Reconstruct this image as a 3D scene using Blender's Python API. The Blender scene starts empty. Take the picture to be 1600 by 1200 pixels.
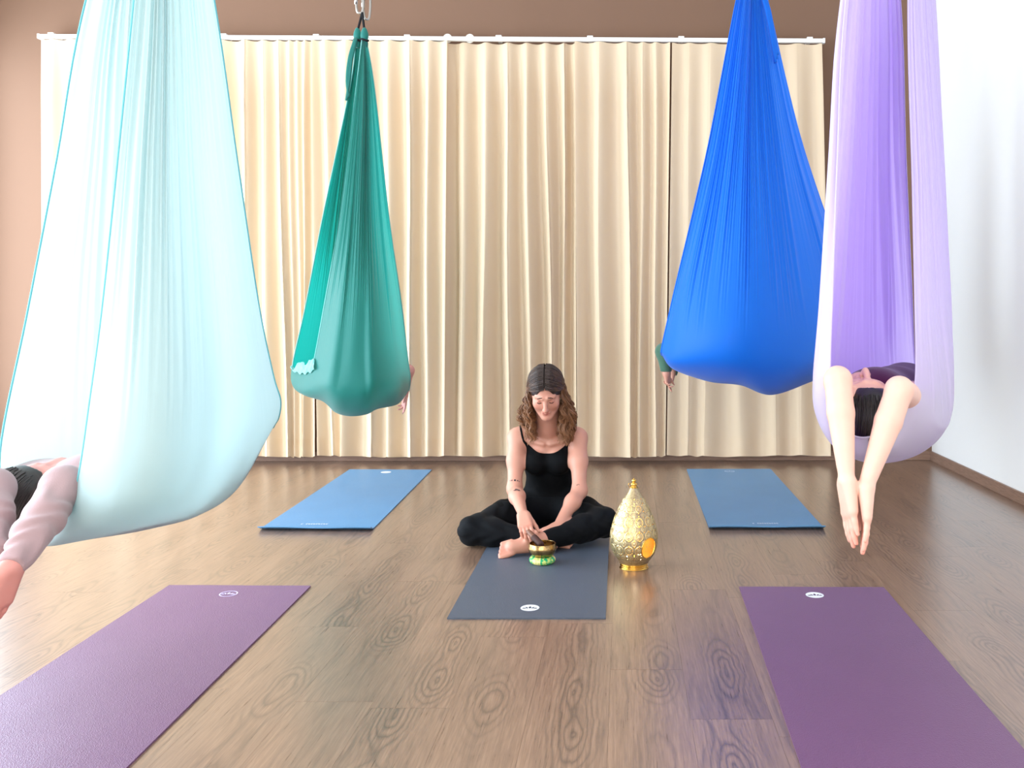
import bpy, bmesh, math, random
import numpy as np
from mathutils import Vector

C = bpy.context.scene.collection
SC = bpy.context.scene
R = math.radians
rng = np.random.default_rng(7)
random.seed(7)

# ------------------------------------------------------------------ camera
FPX, CX, CY, CAMZ = 1440.0, 975.0, 485.0, 1.147
cam = bpy.data.cameras.new('camera')
cam.sensor_width = 36.0
cam.lens = FPX / 1600 * 36.0
cam.shift_x = -(CX - 800) / 1600
cam.shift_y = -(600 - CY) / 1600
cam.clip_start = 0.05
co = bpy.data.objects.new('camera', cam); C.objects.link(co)
co.location = (0, 0, CAMZ); co.rotation_euler = (R(90), 0, 0)
SC.camera = co

def P(px, py, Y):
    return np.array([(px - CX) / FPX * Y, Y, CAMZ - (py - CY) / FPX * Y])

# ------------------------------------------------------------------ world, window light, exposure
SC.view_settings.view_transform = 'Standard'
SC.view_settings.look = 'None'
SC.view_settings.gamma = 1.0
SC.view_settings.use_curve_mapping = False
SC.view_settings.exposure = 0.20
W = bpy.data.worlds.new('daylight'); SC.world = W; W.use_nodes = True
bg = W.node_tree.nodes['Background']
bg.inputs[0].default_value = (0.80, 0.90, 1.0, 1); bg.inputs[1].default_value = 1.0

def area(name, loc, rot, sx, sy, power, col=(1, 1, 1), spread=180):
    l = bpy.data.lights.new(name, 'AREA'); l.shape = 'RECTANGLE'; l.size = sx; l.size_y = sy
    l.energy = power; l.color = col; l.spread = R(spread)
    o = bpy.data.objects.new(name, l); C.objects.link(o); o.location = loc; o.rotation_euler = rot
    return o

ROOM_L, ROOM_R, ROOM_F, ROOM_B, ROOM_H = -4.90, 2.36, -2.6, 7.045, 3.95
WIN_Y = [(0.50, 2.10), (2.75, 4.35), (5.00, 6.80)]        # three tall windows of the left wall
WIN_Z = (0.15, 3.15)
WINF_X = [(-3.6, -1.6), (-0.9, 1.1)]                      # two windows in the wall behind the camera
for i, (y0, y1) in enumerate(WIN_Y):
    area('window_daylight', (ROOM_L + 0.02, (y0 + y1) / 2, sum(WIN_Z) / 2), (0, R(-90), 0), WIN_Z[1] - WIN_Z[0], y1 - y0, [230, 190, 175][i], (0.74, 0.875, 1.0))
for x0, x1 in WINF_X:
    area('window_daylight', ((x0 + x1) / 2, ROOM_F + 0.02, 1.75), (R(90), 0, 0), x1 - x0, 2.4, 92, (1.0, 0.97, 0.94))

# ------------------------------------------------------------------ material helpers
def lin(c):
    return tuple(((v / 255) / 12.92 if v / 255 <= 0.04045 else ((v / 255 + 0.055) / 1.055) ** 2.4) for v in c)

def mat(name, rgb, rough=0.5, spec=0.5, metal=0.0, **kw):
    m = bpy.data.materials.new(name); m.use_nodes = True
    b = m.node_tree.nodes['Principled BSDF']
    b.inputs['Base Color'].default_value = (*lin(rgb), 1)
    b.inputs['Roughness'].default_value = rough
    b.inputs['Specular IOR Level'].default_value = spec
    b.inputs['Metallic'].default_value = metal
    for k, v in kw.items():
        b.inputs[k.replace('_', ' ')].default_value = v
    return m

class NT:
    """small shorthand around a node tree"""
    def __init__(s, m):
        s.m = m; s.t = m.node_tree; s.b = s.t.nodes.get('Principled BSDF'); s.out = s.t.nodes.get('Material Output')
    def n(s, typ, props=None, **ins):
        nd = s.t.nodes.new(typ)
        for k, v in (props or {}).items(): setattr(nd, k, v)
        for k, v in ins.items():
            key = int(k[1:]) if k[0] == '_' and k[1:].isdigit() else k.replace('_', ' ')
            s.set(nd.inputs[key], v)
        return nd
    def set(s, sock, v):
        if isinstance(v, bpy.types.NodeSocket): s.t.links.new(v, sock)
        elif isinstance(v, bpy.types.Node): s.t.links.new(v.outputs[0], sock)
        else: sock.default_value = v
    def math(s, op, a, b=0.0, c=0.0):
        nd = s.t.nodes.new('ShaderNodeMath'); nd.operation = op
        s.set(nd.inputs[0], a); s.set(nd.inputs[1], b); s.set(nd.inputs[2], c)
        return nd.outputs[0]
    def ramp(s, fac, stops, interp='LINEAR'):
        nd = s.t.nodes.new('ShaderNodeValToRGB'); nd.color_ramp.interpolation = interp
        e = nd.color_ramp.elements
        while len(e) < len(stops): e.new(0.5)
        for i, (p, c) in enumerate(stops): e[i].position = p; e[i].color = (*c, 1)
        s.set(nd.inputs[0], fac); return nd.outputs[0]
    def mix(s, fac, a, b, typ='MIX'):
        nd = s.t.nodes.new('ShaderNodeMix'); nd.data_type = 'RGBA'; nd.blend_type = typ
        s.set(nd.inputs[0], fac); s.set(nd.inputs[6], a); s.set(nd.inputs[7], b); return nd.outputs[2]
    def bump(s, h, strength=0.2, dist=0.01):
        nd = s.t.nodes.new('ShaderNodeBump'); s.set(nd.inputs['Strength'], strength); nd.inputs['Distance'].default_value = dist
        s.set(nd.inputs['Height'], h); return nd.outputs[0]

# ------------------------------------------------------------------ mesh helpers
def mesh_np(name, V, F, smooth=True):
    """V (n,3), F (m,3) or (m,4) numpy -> mesh"""
    V = np.asarray(V, np.float32); F = np.asarray(F, np.int32)
    me = bpy.data.meshes.new(name); k = F.shape[1]
    me.vertices.add(len(V)); me.vertices.foreach_set('co', V.ravel())
    me.loops.add(F.size); me.loops.foreach_set('vertex_index', F.ravel())
    me.polygons.add(len(F)); me.polygons.foreach_set('loop_start', np.arange(0, F.size, k, dtype=np.int32))
    me.polygons.foreach_set('loop_total', np.full(len(F), k, np.int32))
    me.polygons.foreach_set('use_smooth', np.full(len(F), smooth, bool))
    me.update(calc_edges=True); me.validate()
    return me

def link(name, me, m=None, parent=None):
    o = bpy.data.objects.new(name, me); C.objects.link(o)
    if m is not None: me.materials.append(m)
    if parent is not None: o.parent = parent
    return o

def tag(o, label=None, cat=None, group=None, kind=None):
    if label: o['label'] = label
    if cat: o['category'] = cat
    if group: o['group'] = group
    if kind: o['kind'] = kind
    return o

def empty(name, loc=(0, 0, 0)):
    o = bpy.data.objects.new(name, None); C.objects.link(o); o.location = loc; o.empty_display_size = 0.05
    return o

class MB:
    """collects plain shapes into one mesh"""
    def __init__(s): s.v = []; s.f = []; s.n = 0
    def add(s, V, F):
        V = np.asarray(V, float); s.v.append(V); s.f += [tuple(int(i) + s.n for i in f) for f in F]; s.n += len(V); return s
    def box(s, lo, hi):
        x0, y0, z0 = lo; x1, y1, z1 = hi
        return s.add([(x0,y0,z0),(x1,y0,z0),(x1,y1,z0),(x0,y1,z0),(x0,y0,z1),(x1,y0,z1),(x1,y1,z1),(x0,y1,z1)],
                     [(0,3,2,1),(4,5,6,7),(0,1,5,4),(1,2,6,5),(2,3,7,6),(3,0,4,7)])
    def tube(s, pts, r, n=8, cap=True, closed=False):
        V, F = tube_np(pts, r, n, cap, closed); return s.add(V, F)
    def lathe(s, prof, c=(0, 0, 0), n=32, cap=True):
        V = []; F = []
        for r, z in prof:
            for j in range(n):
                a = 2 * math.pi * j / n; V.append((c[0] + r * math.cos(a), c[1] + r * math.sin(a), c[2] + z))
        for i in range(len(prof) - 1):
            for j in range(n):
                F.append((i*n+j, i*n+(j+1)%n, (i+1)*n+(j+1)%n, (i+1)*n+j))
        if cap:
            F.append(tuple(reversed(range(n)))); F.append(tuple(range((len(prof)-1)*n, len(prof)*n)))
        return s.add(V, F)
    def build(s, name, m=None, parent=None, smooth=False, bevel=0):
        me = bpy.data.meshes.new(name); me.from_pydata(np.concatenate(s.v).tolist(), [], s.f)
        if smooth: me.polygons.foreach_set('use_smooth', [True] * len(me.polygons))
        me.update()
        o = link(name, me, m, parent)
        if bevel:
            b = o.modifiers.new('bevel', 'BEVEL'); b.width = bevel; b.segments = 2; b.limit_method = 'ANGLE'
        return o

def frames(pts, closed=False):
    p = np.asarray(pts, float)
    t = np.gradient(p, axis=0) if not closed else np.roll(p, -1, 0) - np.roll(p, 1, 0)
    t /= np.linalg.norm(t, axis=1, keepdims=True) + 1e-12
    ref = np.array([0, 0, 1.0]) if abs(t[0][2]) < 0.9 else np.array([1.0, 0, 0])
    N = np.zeros_like(p); n = np.cross(t[0], ref); n /= np.linalg.norm(n)
    for i in range(len(p)):
        n = n - t[i] * n.dot(t[i]); n /= np.linalg.norm(n) + 1e-12; N[i] = n
    return p, t, N, np.cross(t, N)

def tube_np(pts, r, n=8, cap=True, closed=False):
    p, t, N, B = frames(pts, closed); m = len(p)
    r = np.broadcast_to(np.asarray(r, float), (m,))
    a = np.linspace(0, 2 * np.pi, n, endpoint=False)
    V = p[:, None] + r[:, None, None] * (np.cos(a)[None, :, None] * N[:, None] + np.sin(a)[None, :, None] * B[:, None])
    V = V.reshape(-1, 3); F = []
    for i in range(m if closed else m - 1):
        i2 = (i + 1) % m
        for j in range(n): F.append((i*n+j, i*n+(j+1)%n, i2*n+(j+1)%n, i2*n+j))
    if cap and not closed:
        F.append(tuple(reversed(range(n)))); F.append(tuple(range((m-1)*n, m*n)))
    return V, F

def catmull(pts, n):
    """pts (k,d) -> (n,d) centripetal-free uniform Catmull-Rom"""
    pts = np.asarray(pts, float); k = len(pts)
    e = np.concatenate([[2*pts[0]-pts[1]], pts, [2*pts[-1]-pts[-2]]])
    u = np.linspace(0, k - 1, n); i = np.minimum(u.astype(int), k - 2); t = (u - i)
    sh = (n,) + (1,) * (pts.ndim - 1); t = t.reshape(sh)
    p0, p1, p2, p3 = e[i], e[i+1], e[i+2], e[i+3]
    return 0.5*((2*p1)+(-p0+p2)*t+(2*p0-5*p1+4*p2-p3)*t*t+(-p0+3*p1-3*p2+p3)*t**3)

def nrm(v): v = np.asarray(v, float); return v / np.linalg.norm(v)

# ------------------------------------------------------------------ implicit bodies
class Grid:
    def __init__(s, lo, hi, h):
        s.h = h; s.ax = [np.arange(lo[i], hi[i] + h, h, dtype=np.float32) for i in range(3)]
        s.shape = tuple(len(a) for a in s.ax)
    def new(s): return np.full(s.shape, 0.06, np.float32)
    def sl(s, lo, hi):
        r = []
        for i in range(3):
            a = max(0, int((lo[i] - s.ax[i][0]) / s.h)); b = min(s.shape[i], int((hi[i] - s.ax[i][0]) / s.h) + 2)
            r.append(slice(a, max(a, b)))
        return tuple(r)
    def xyz(s, sl=None):
        sl = sl or (slice(None),) * 3
        return s.ax[0][sl[0]][:, None, None], s.ax[1][sl[1]][None, :, None], s.ax[2][sl[2]][None, None, :]

def smin(a, b, k):
    h = np.maximum(k - np.abs(a - b), 0) / k
    return np.minimum(a, b) - h * h * k * 0.25

def f_cone(a, b, ra, rb):
    a = np.asarray(a, float); b = np.asarray(b, float); d = b - a; L = d.dot(d) + 1e-12; m = max(ra, rb)
    lo = np.minimum(a, b) - m; hi = np.maximum(a, b) + m
    def f(X, Y, Z):
        px, py, pz = X - a[0], Y - a[1], Z - a[2]
        t = np.clip((px * d[0] + py * d[1] + pz * d[2]) / L, 0, 1)
        return np.sqrt((px - t*d[0])**2 + (py - t*d[1])**2 + (pz - t*d[2])**2) - (ra + t * (rb - ra))
    return f, lo, hi

def f_ell(c, r, axes=None):
    c = np.asarray(c, float); A = np.eye(3) if axes is None else np.array(axes, float); r = np.asarray(r, float)
    ext = np.sqrt(((A * r[:, None]) ** 2).sum(0))
    def f(X, Y, Z):
        x, y, z = X - c[0], Y - c[1], Z - c[2]
        k0 = 0; k1 = 0
        for i in range(3):
            q = x * A[i][0] + y * A[i][1] + z * A[i][2]
            k0 = k0 + (q / r[i])**2; k1 = k1 + (q / r[i]**2)**2
        k0 = np.sqrt(k0); return k0 * (k0 - 1) / (np.sqrt(k1) + 1e-6)
    return f, c - ext, c + ext

class Body:
    """named sets of rounded primitives that melt into one surface"""
    def __init__(s): s.p = []
    def cone(s, a, b, ra, rb, k=0.03, g='body'): s.p.append((f_cone(a, b, ra, rb), k, g, 1)); return s
    def ball(s, a, r, k=0.02, g='body'): return s.cone(a, np.asarray(a) + 1e-4, r, r, k, g)
    def ell(s, c, r, axes=None, k=0.03, g='body'): s.p.append((f_ell(c, r, axes), k, g, 1)); return s
    def cut(s, a, b, ra, rb, k=0.01, g='body'): s.p.append((f_cone(a, b, ra, rb), k, g, -1)); return s
    def field(s, G, groups=None, grow=0.0, pad=0.02):
        D = G.new()
        for (f, lo, hi), k, g, sg in s.p:
            if groups and g not in groups: continue
            sl = G.sl(lo - k - pad - grow, hi + k + pad + grow)
            if 0 in [x.stop - x.start for x in sl]: continue
            d = f(*G.xyz(sl)).astype(np.float32)
            if sg > 0: D[sl] = smin(D[sl], d, k)
            else: D[sl] = -smin(-D[sl], d, k)
        return D

def surface(G, D):
    """surface nets"""
    D = D.copy(); D[[0, -1]] = 0.06; D[:, [0, -1]] = 0.06; D[:, :, [0, -1]] = 0.06
    neg = D < 0; nx, ny, nz = D.shape
    cnt = np.zeros((nx-1, ny-1, nz-1), np.int8)
    corners = [(i, j, k) for i in (0, 1) for j in (0, 1) for k in (0, 1)]
    for i, j, k in corners: cnt += neg[i:nx-1+i, j:ny-1+j, k:nz-1+k]
    act = (cnt > 0) & (cnt < 8); idx = np.argwhere(act)
    vid = np.full(act.shape, -1, np.int32); vid[act] = np.arange(len(idx), dtype=np.int32)
    cv = np.stack([D[idx[:, 0]+i, idx[:, 1]+j, idx[:, 2]+k] for i, j, k in corners], 1)
    acc = np.zeros((len(idx), 3)); num = np.zeros(len(idx)); cc = np.array(corners, float)
    for a in range(8):
        for b in range(a + 1, 8):
            if abs(cc[a] - cc[b]).sum() != 1: continue
            m = (cv[:, a] < 0) != (cv[:, b] < 0)
            t = cv[m, a] / (cv[m, a] - cv[m, b])
            acc[m] += cc[a] + t[:, None] * (cc[b] - cc[a]); num[m] += 1
    V = (idx + acc / num[:, None]) * G.h + np.array([a[0] for a in G.ax])
    Fs = []
    for ax in range(3):
        s0 = [slice(1, -1)] * 3; s0[ax] = slice(0, -1); s1 = list(s0); s1[ax] = slice(1, None)
        A, B = neg[tuple(s0)], neg[tuple(s1)]
        e = np.argwhere(A != B); inside = A[tuple(e.T)]
        off = np.ones(3, int); off[ax] = 0; e = e + off
        u, v = (ax + 1) % 3, (ax + 2) % 3
        du = np.zeros(3, int); du[u] = 1; dv = np.zeros(3, int); dv[v] = 1
        q = np.stack([vid[tuple(x.T)] for x in (e - du - dv, e - dv, e, e - du)], 1)
        q[~inside] = q[~inside][:, ::-1]; Fs.append(q)
    return V, np.concatenate(Fs)

def skin_mesh(name, G, D, m, parent=None, color=None):
    V, F = surface(G, D); me = mesh_np(name, V, F)
    if color is not None:
        at = me.color_attributes.new('tone', 'FLOAT_COLOR', 'POINT')
        c = np.ones((len(me.vertices), 4), np.float32); c[:, :3] = color(V); at.data.foreach_set('color', c.ravel())
    return link(name, me, m, parent)

def rot(v, ax, a):
    v = np.asarray(v, float); ax = nrm(ax)
    return v * math.cos(a) + np.cross(ax, v) * math.sin(a) + ax * ax.dot(v) * (1 - math.cos(a))

def hand(S, w, d, n, side, curl=(20, 25, 15), spread=4, sc=1.0, thumb=(0.75, 0.65, 0.25), g='hand', per=None):
    """w wrist, d towards the knuckles, n the way the palm faces, side +-1 picks the thumb's side"""
    d = nrm(d); n = np.asarray(n, float); n = nrm(n - d * d.dot(n)); s = np.cross(n, d) * side; w = np.asarray(w, float)
    tips = []
    K = [(0.026, 0.086, 0.069), (0.0085, 0.090, 0.077), (-0.009, 0.086, 0.071), (-0.0255, 0.077, 0.056)]
    for i, (o, l, fl) in enumerate(K):
        kn = w + s * o * sc + d * l * sc
        S.cone(w + s * o * 0.62 * sc + d * 0.008, kn, 0.0165 * sc, 0.0118 * sc, 0.012, g)
        ax = np.cross(d, n); cv = per[i] if per else curl
        dd = rot(d, n, 0) + s * math.tan(R(spread)) * (1.5 - i) * 0.7; dd = nrm(dd)
        p = kn; rr = [0.0096, 0.0085, 0.0076, 0.0062]
        for q, fr in enumerate((0.45, 0.30, 0.25)):
            dd = rot(dd, ax, R(cv[q])); e = p + dd * fl * fr * sc
            S.cone(p, e, rr[q] * sc * (0.9 if i == 3 else 1), rr[q+1] * sc * (0.9 if i == 3 else 1), 0.0035, g); p = e
        tips.append(p)
    p = w + d * 0.018 * sc + s * 0.020 * sc
    td = nrm(s * thumb[0] + d * thumb[1] + n * thumb[2])
    for L, r0, r1, k in ((0.042, 0.0155, 0.0115, 0.012), (0.033, 0.0112, 0.0095, 0.004), (0.027, 0.0095, 0.007, 0.004)):
        e = p + td * L * sc; S.cone(p, e, r0 * sc, r1 * sc, k, g); p = e; td = nrm(td * 0.93 + d * 0.22 + n * 0.05)
    return tips

def head(S, c, f, u, g='head', sc=1.0):
    """face looks along f, crown along u"""
    f = nrm(f); u = np.asarray(u, float); u = nrm(u - f * f.dot(u)); r = np.cross(f, u)
    q = lambda a, b, e: np.asarray(c) + (r * a + f * b + u * e) * sc
    A = [r, f, u]
    S.ell(q(0, -0.012, 0.025), np.array((0.073, 0.092, 0.090)) * sc, A, 0.02, g)
    S.ell(q(0, 0.022, -0.030), np.array((0.060, 0.066, 0.080)) * sc, A, 0.03, g)
    S.cone(q(0.040, 0.02, -0.068), q(0.012, 0.068, -0.098), 0.020 * sc, 0.017 * sc, 0.03, g)
    S.cone(q(-0.040, 0.02, -0.068), q(-0.012, 0.068, -0.098), 0.020 * sc, 0.017 * sc, 0.03, g)
    S.ball(q(0, 0.076, -0.097), 0.014 * sc, 0.02, g)
    for s in (-1, 1):
        S.ball(q(0.036 * s, 0.052, -0.030), 0.027 * sc, 0.02, g)
        S.cone(q(0.012 * s, 0.084, 0.020), q(0.042 * s, 0.066, 0.020), 0.009 * sc, 0.008 * sc, 0.012, g)
        S.cut(q(0.030 * s, 0.098, 0.001), q(0.034 * s, 0.096, 0.001), 0.014 * sc, 0.014 * sc, 0.008, g)
        S.ball(q(0.031 * s, 0.0715, -0.001), 0.0135 * sc, 0.004, g)
        S.ball(q(0.010 * s, 0.097, -0.040), 0.0075 * sc, 0.006, g)
        S.ell(q(0.073 * s, -0.005, -0.01), np.array((0.008, 0.017, 0.029)) * sc, A, 0.006, g)
    S.cone(q(0, 0.086, 0.008), q(0, 0.109, -0.036), 0.0075 * sc, 0.0105 * sc, 0.010, g)
    S.cone(q(-0.016, 0.082, -0.0635), q(0.016, 0.082, -0.0635), 0.0055 * sc, 0.0055 * sc, 0.006, g)
    S.cone(q(0, 0.0895, -0.0625), q(0, 0.0895, -0.063), 0.0055 * sc, 0.0055 * sc, 0.008, g)
    S.cone(q(-0.013, 0.083, -0.073), q(0.013, 0.083, -0.073), 0.0068 * sc, 0.0068 * sc, 0.006, g)
    return q
# ------------------------------------------------------------------ the room
def kind_struct(o): o['kind'] = 'structure'; return o

WK = 0.009                                                # the back wall stands a hair askew
def yb(x): return 7.03 + WK * x

m_brown = mat('brown_wall_paint', (125, 96, 78), 0.75, 0.25)
t = NT(m_brown)
nz = t.n('ShaderNodeTexNoise', Scale=160.0, Detail=3.0)
t.set(t.b.inputs['Normal'], t.bump(nz, 0.08, 0.003))
m_white = mat('white_wall_paint', (246, 245, 243), 0.7, 0.3)
t = NT(m_white); nz = t.n('ShaderNodeTexNoise', Scale=120.0, Detail=3.0)
t.set(t.b.inputs['Normal'], t.bump(nz, 0.06, 0.003))
m_ceil = mat('ceiling_paint', (236, 234, 230), 0.8, 0.2)
m_base = mat('baseboard_wood', (142, 112, 94), 0.45, 0.4)
t = NT(m_base)
tc = t.n('ShaderNodeTexCoord'); mp = t.n('ShaderNodeMapping', Scale=(4.0, 4.0, 60.0)); t.set(mp.inputs[0], tc.outputs['Object'])
nz = t.n('ShaderNodeTexNoise', Scale=3.0, Detail=6.0, Vector=mp)
t.set(t.b.inputs['Base Color'], t.ramp(nz, [(0.3, lin((124, 97, 82))), (0.7, lin((158, 126, 108)))]))
m_frame = mat('window_frame_white', (240, 240, 238), 0.4, 0.4)
m_glass = mat('window_glass', (255, 255, 255), 0.02, 0.5); NT(m_glass).b.inputs['Transmission Weight'].default_value = 1.0

# wood floor ------------------------------------------------------------
m_wood = mat('grey_oak_plank', (140, 112, 92), 0.36, 0.5)
t = NT(m_wood)
tc = t.n('ShaderNodeTexCoord'); oi = t.n('ShaderNodeObjectInfo')
sep = t.n('ShaderNodeSeparateXYZ'); t.set(sep.inputs[0], tc.outputs['Object'])
x, y = sep.outputs[0], sep.outputs[1]; rnd = oi.outputs['Random']
seed = t.math('MULTIPLY', rnd, 57.0)
def noise(vx, vy, vz, scale, detail=2.0, rough=0.5, dist=0.0):
    c = t.n('ShaderNodeCombineXYZ'); t.set(c.inputs[0], vx); t.set(c.inputs[1], vy); t.set(c.inputs[2], vz)
    return t.n('ShaderNodeTexNoise', Scale=scale, Detail=detail, Roughness=rough, Distortion=dist, Vector=c).outputs[0]
# depth below the log's heart wanders along the board: nested ovals and cathedral arches
hgt = t.math('MULTIPLY', t.math('SUBTRACT', noise(0.0, t.math('MULTIPLY', y, 1.25), seed, 1.0, 1.0), 0.45), 0.42)
wob = t.math('MULTIPLY', t.math('SUBTRACT', noise(t.math('MULTIPLY', x, 5.0), t.math('MULTIPLY', y, 2.2), t.math('ADD', seed, 9.0), 1.3, 3.0, 0.5), 0.5), 0.07)
xo = t.math('ADD', t.math('ADD', x, wob), t.math('MULTIPLY', t.math('SUBTRACT', rnd, 0.5), 0.10))
rr = t.math('SQRT', t.math('ADD', t.math('MULTIPLY', xo, xo), t.math('MULTIPLY', hgt, hgt)))
jit = t.math('MULTIPLY', noise(t.math('MULTIPLY', x, 60.0), t.math('MULTIPLY', y, 9.0), seed, 1.0, 4.0, 0.6), 0.010)
ring = t.math('FRACT', t.math('MULTIPLY', t.math('ADD', rr, jit), 62.0))
tri = t.math('ABSOLUTE', t.math('SUBTRACT', ring, 0.62))
rmask = t.ramp(tri, [(0.0, (1, 1, 1)), (0.14, (0.45, 0.45, 0.45)), (0.36, (0, 0, 0))])
near = t.ramp(rr, [(0.0, (1, 1, 1)), (0.045, (0.85, 0.85, 0.85)), (0.085, (0.16, 0.16, 0.16)), (0.13, (0.04, 0.04, 0.04))])
fine = noise(t.math('MULTIPLY', x, 190.0), t.math('MULTIPLY', y, 6.0), seed, 1.0, 6.0, 0.65)
pores = t.ramp(noise(t.math('MULTIPLY', x, 420.0), t.math('MULTIPLY', y, 12.0), seed, 1.0, 2.0), [(0.56, (0, 0, 0)), (0.70, (1, 1, 1))])
cloud = noise(t.math('MULTIPLY', x, 7.0), t.math('MULTIPLY', y, 1.6), seed, 1.0, 3.0, 0.5)
base = t.ramp(fine, [(0.25, lin((107, 81, 65))), (0.5, lin((142, 111, 90))), (0.78, lin((170, 138, 115)))])
base = t.mix(t.math('MULTIPLY', t.math('SUBTRACT', cloud, 0.35), 0.9), base, (*lin((112, 90, 76)), 1))
base = t.mix(t.math('MULTIPLY', t.math('MULTIPLY', rmask, near), 0.80), base, (*lin((66, 52, 44)), 1))
streak = t.ramp(noise(t.math('MULTIPLY', xo, 42.0), t.math('MULTIPLY', y, 2.2), seed, 1.0, 5.0, 0.65, 0.6), [(0.50, (0, 0, 0)), (0.72, (1, 1, 1))])
base = t.mix(t.math('MULTIPLY', streak, 0.60), base, (*lin((78, 62, 53)), 1))
base = t.mix(t.math('MULTIPLY', pores, 0.30), base, (*lin((84, 66, 56)), 1))
hs = t.n('ShaderNodeHueSaturation', Color=base)
t.set(hs.inputs['Value'], t.math('ADD', 0.96, t.math('MULTIPLY', t.math('FRACT', t.math('MULTIPLY', rnd, 7.31)), 0.09)))
at = t.n('ShaderNodeAttribute', {'attribute_type': 'OBJECT', 'attribute_name': 'tint'})
base = t.mix(t.math('MULTIPLY', at.outputs['Fac'], 0.5), hs, t.mix(1.0, hs.outputs[0], (0.70, 0.66, 0.80, 1), 'MULTIPLY'))
t.set(t.b.inputs['Base Color'], base)
t.set(t.b.inputs['Roughness'], t.math('ADD', 0.22, t.math('MULTIPLY', fine, 0.16)))
t.set(t.b.inputs['Normal'], t.bump(t.math('SUBTRACT', fine, t.math('MULTIPLY', rmask, 0.4)), 0.10, 0.002))
t.b.inputs['Coat IOR'].default_value = 1.62; t.b.inputs['Coat Weight'].default_value = 0.85; t.b.inputs['Coat Roughness'].default_value = 0.30
m_joint = mat('floor_joint', (88, 70, 60), 0.8, 0.2)

floor = kind_struct(MB().box((ROOM_L, ROOM_F, -0.12), (ROOM_R, ROOM_B + 0.1, -0.0035)).build('floor', m_joint))
floor['label'] = 'grey brown oak look plank floor of the studio'
PW, PL = 0.23, 1.20
pm = None; ci = -1
xs = []; x0 = 0.187
while x0 - PW > ROOM_L: x0 -= PW
xs = [x0 + PW * i for i in range(60) if x0 + PW * i < ROOM_R - 0.02]
bmq = MB().box((-PW/2 + 0.00025, -PL/2 + 0.0003, -0.004), (PW/2 - 0.00025, PL/2 - 0.0003, 0.0))
for i, xx in enumerate(xs):
    special = abs(xx - 0.187) < 0.01
    off = 2.585 if special else (2.585 + [0.0, 0.43, 0.79, 0.21, 0.61, 1.02][i % 6] + (0.37 * ((i * 7) % 5)) / 5)
    yy = off - PL * 4
    while yy < ROOM_B:
        if yy + PL > 0.7:
            if pm is None:
                o = bmq.build('plank', m_wood, floor); pm = o.data
            else:
                o = link('plank', pm, None, floor)
            wx = min(xx + PW, ROOM_R) - xx; wy = min(yy + PL, ROOM_B) - yy
            o.location = (xx + wx / 2, yy + wy / 2, 0.0)
            o.scale = (wx / PW, wy / PL, 1)
            o['tint'] = 1.0 if special and abs(yy - 2.585) < 0.01 else 0.0
        yy += PL
link_back = MB().box((ROOM_L, ROOM_F, -0.004), (ROOM_R, 0.72, -0.0002)).build('plank_field', m_wood, floor); link_back['kind'] = 'stuff'

# walls ------------------------------------------------------------------
def shear(o):
    for v in o.data.vertices: v.co.y += WK * v.co.x
    return o
wb = kind_struct(shear(MB().box((ROOM_L - 0.1, 7.045, 0), (ROOM_R + 0.2, 7.20, ROOM_H)).build('wall_back', m_brown)))
wr = kind_struct(MB().box((ROOM_R, ROOM_F - 0.1, -0.02), (ROOM_R + 0.15, 7.25, ROOM_H)).build('wall_right', m_white))
b = MB(); ys = [ROOM_F - 0.1] + [v for w in WIN_Y for v in w] + [7.2]
for i in range(0, len(ys), 2): b.box((ROOM_L - 0.2, ys[i], -0.02), (ROOM_L, ys[i+1], ROOM_H))
for y0, y1 in WIN_Y:
    b.box((ROOM_L - 0.2, y0, -0.02), (ROOM_L, y1, WIN_Z[0])); b.box((ROOM_L - 0.2, y0, WIN_Z[1]), (ROOM_L, y1, ROOM_H))
kind_struct(b.build('wall_left', m_white))
b = MB(); xs_ = [ROOM_L - 0.2] + [v for w in WINF_X for v in w] + [ROOM_R + 0.15]
for i in range(0, len(xs_), 2): b.box((xs_[i], ROOM_F - 0.2, -0.02), (xs_[i+1], ROOM_F, ROOM_H))
for x0, x1 in WINF_X:
    b.box((x0, ROOM_F - 0.2, -0.02), (x1, ROOM_F, 0.55)); b.box((x0, ROOM_F - 0.2, 2.95), (x1, ROOM_F, ROOM_H))
kind_struct(b.build('wall_front', m_white))
kind_struct(MB().box((ROOM_L - 0.2, ROOM_F - 0.2, ROOM_H), (ROOM_R + 0.2, 7.3, ROOM_H + 0.15)).build('ceiling', m_ceil))
kind_struct(shear(MB().box((ROOM_L, 7.028, 0), (ROOM_R - 0.012, 7.046, 0.070)).build('baseboard_back', m_base, bevel=0.003)))
kind_struct(MB().box((ROOM_R - 0.018, ROOM_F, 0), (ROOM_R, 7.03 + WK * ROOM_R, 0.070)).build('baseboard_right', m_base, bevel=0.003))
k = 0
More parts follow.
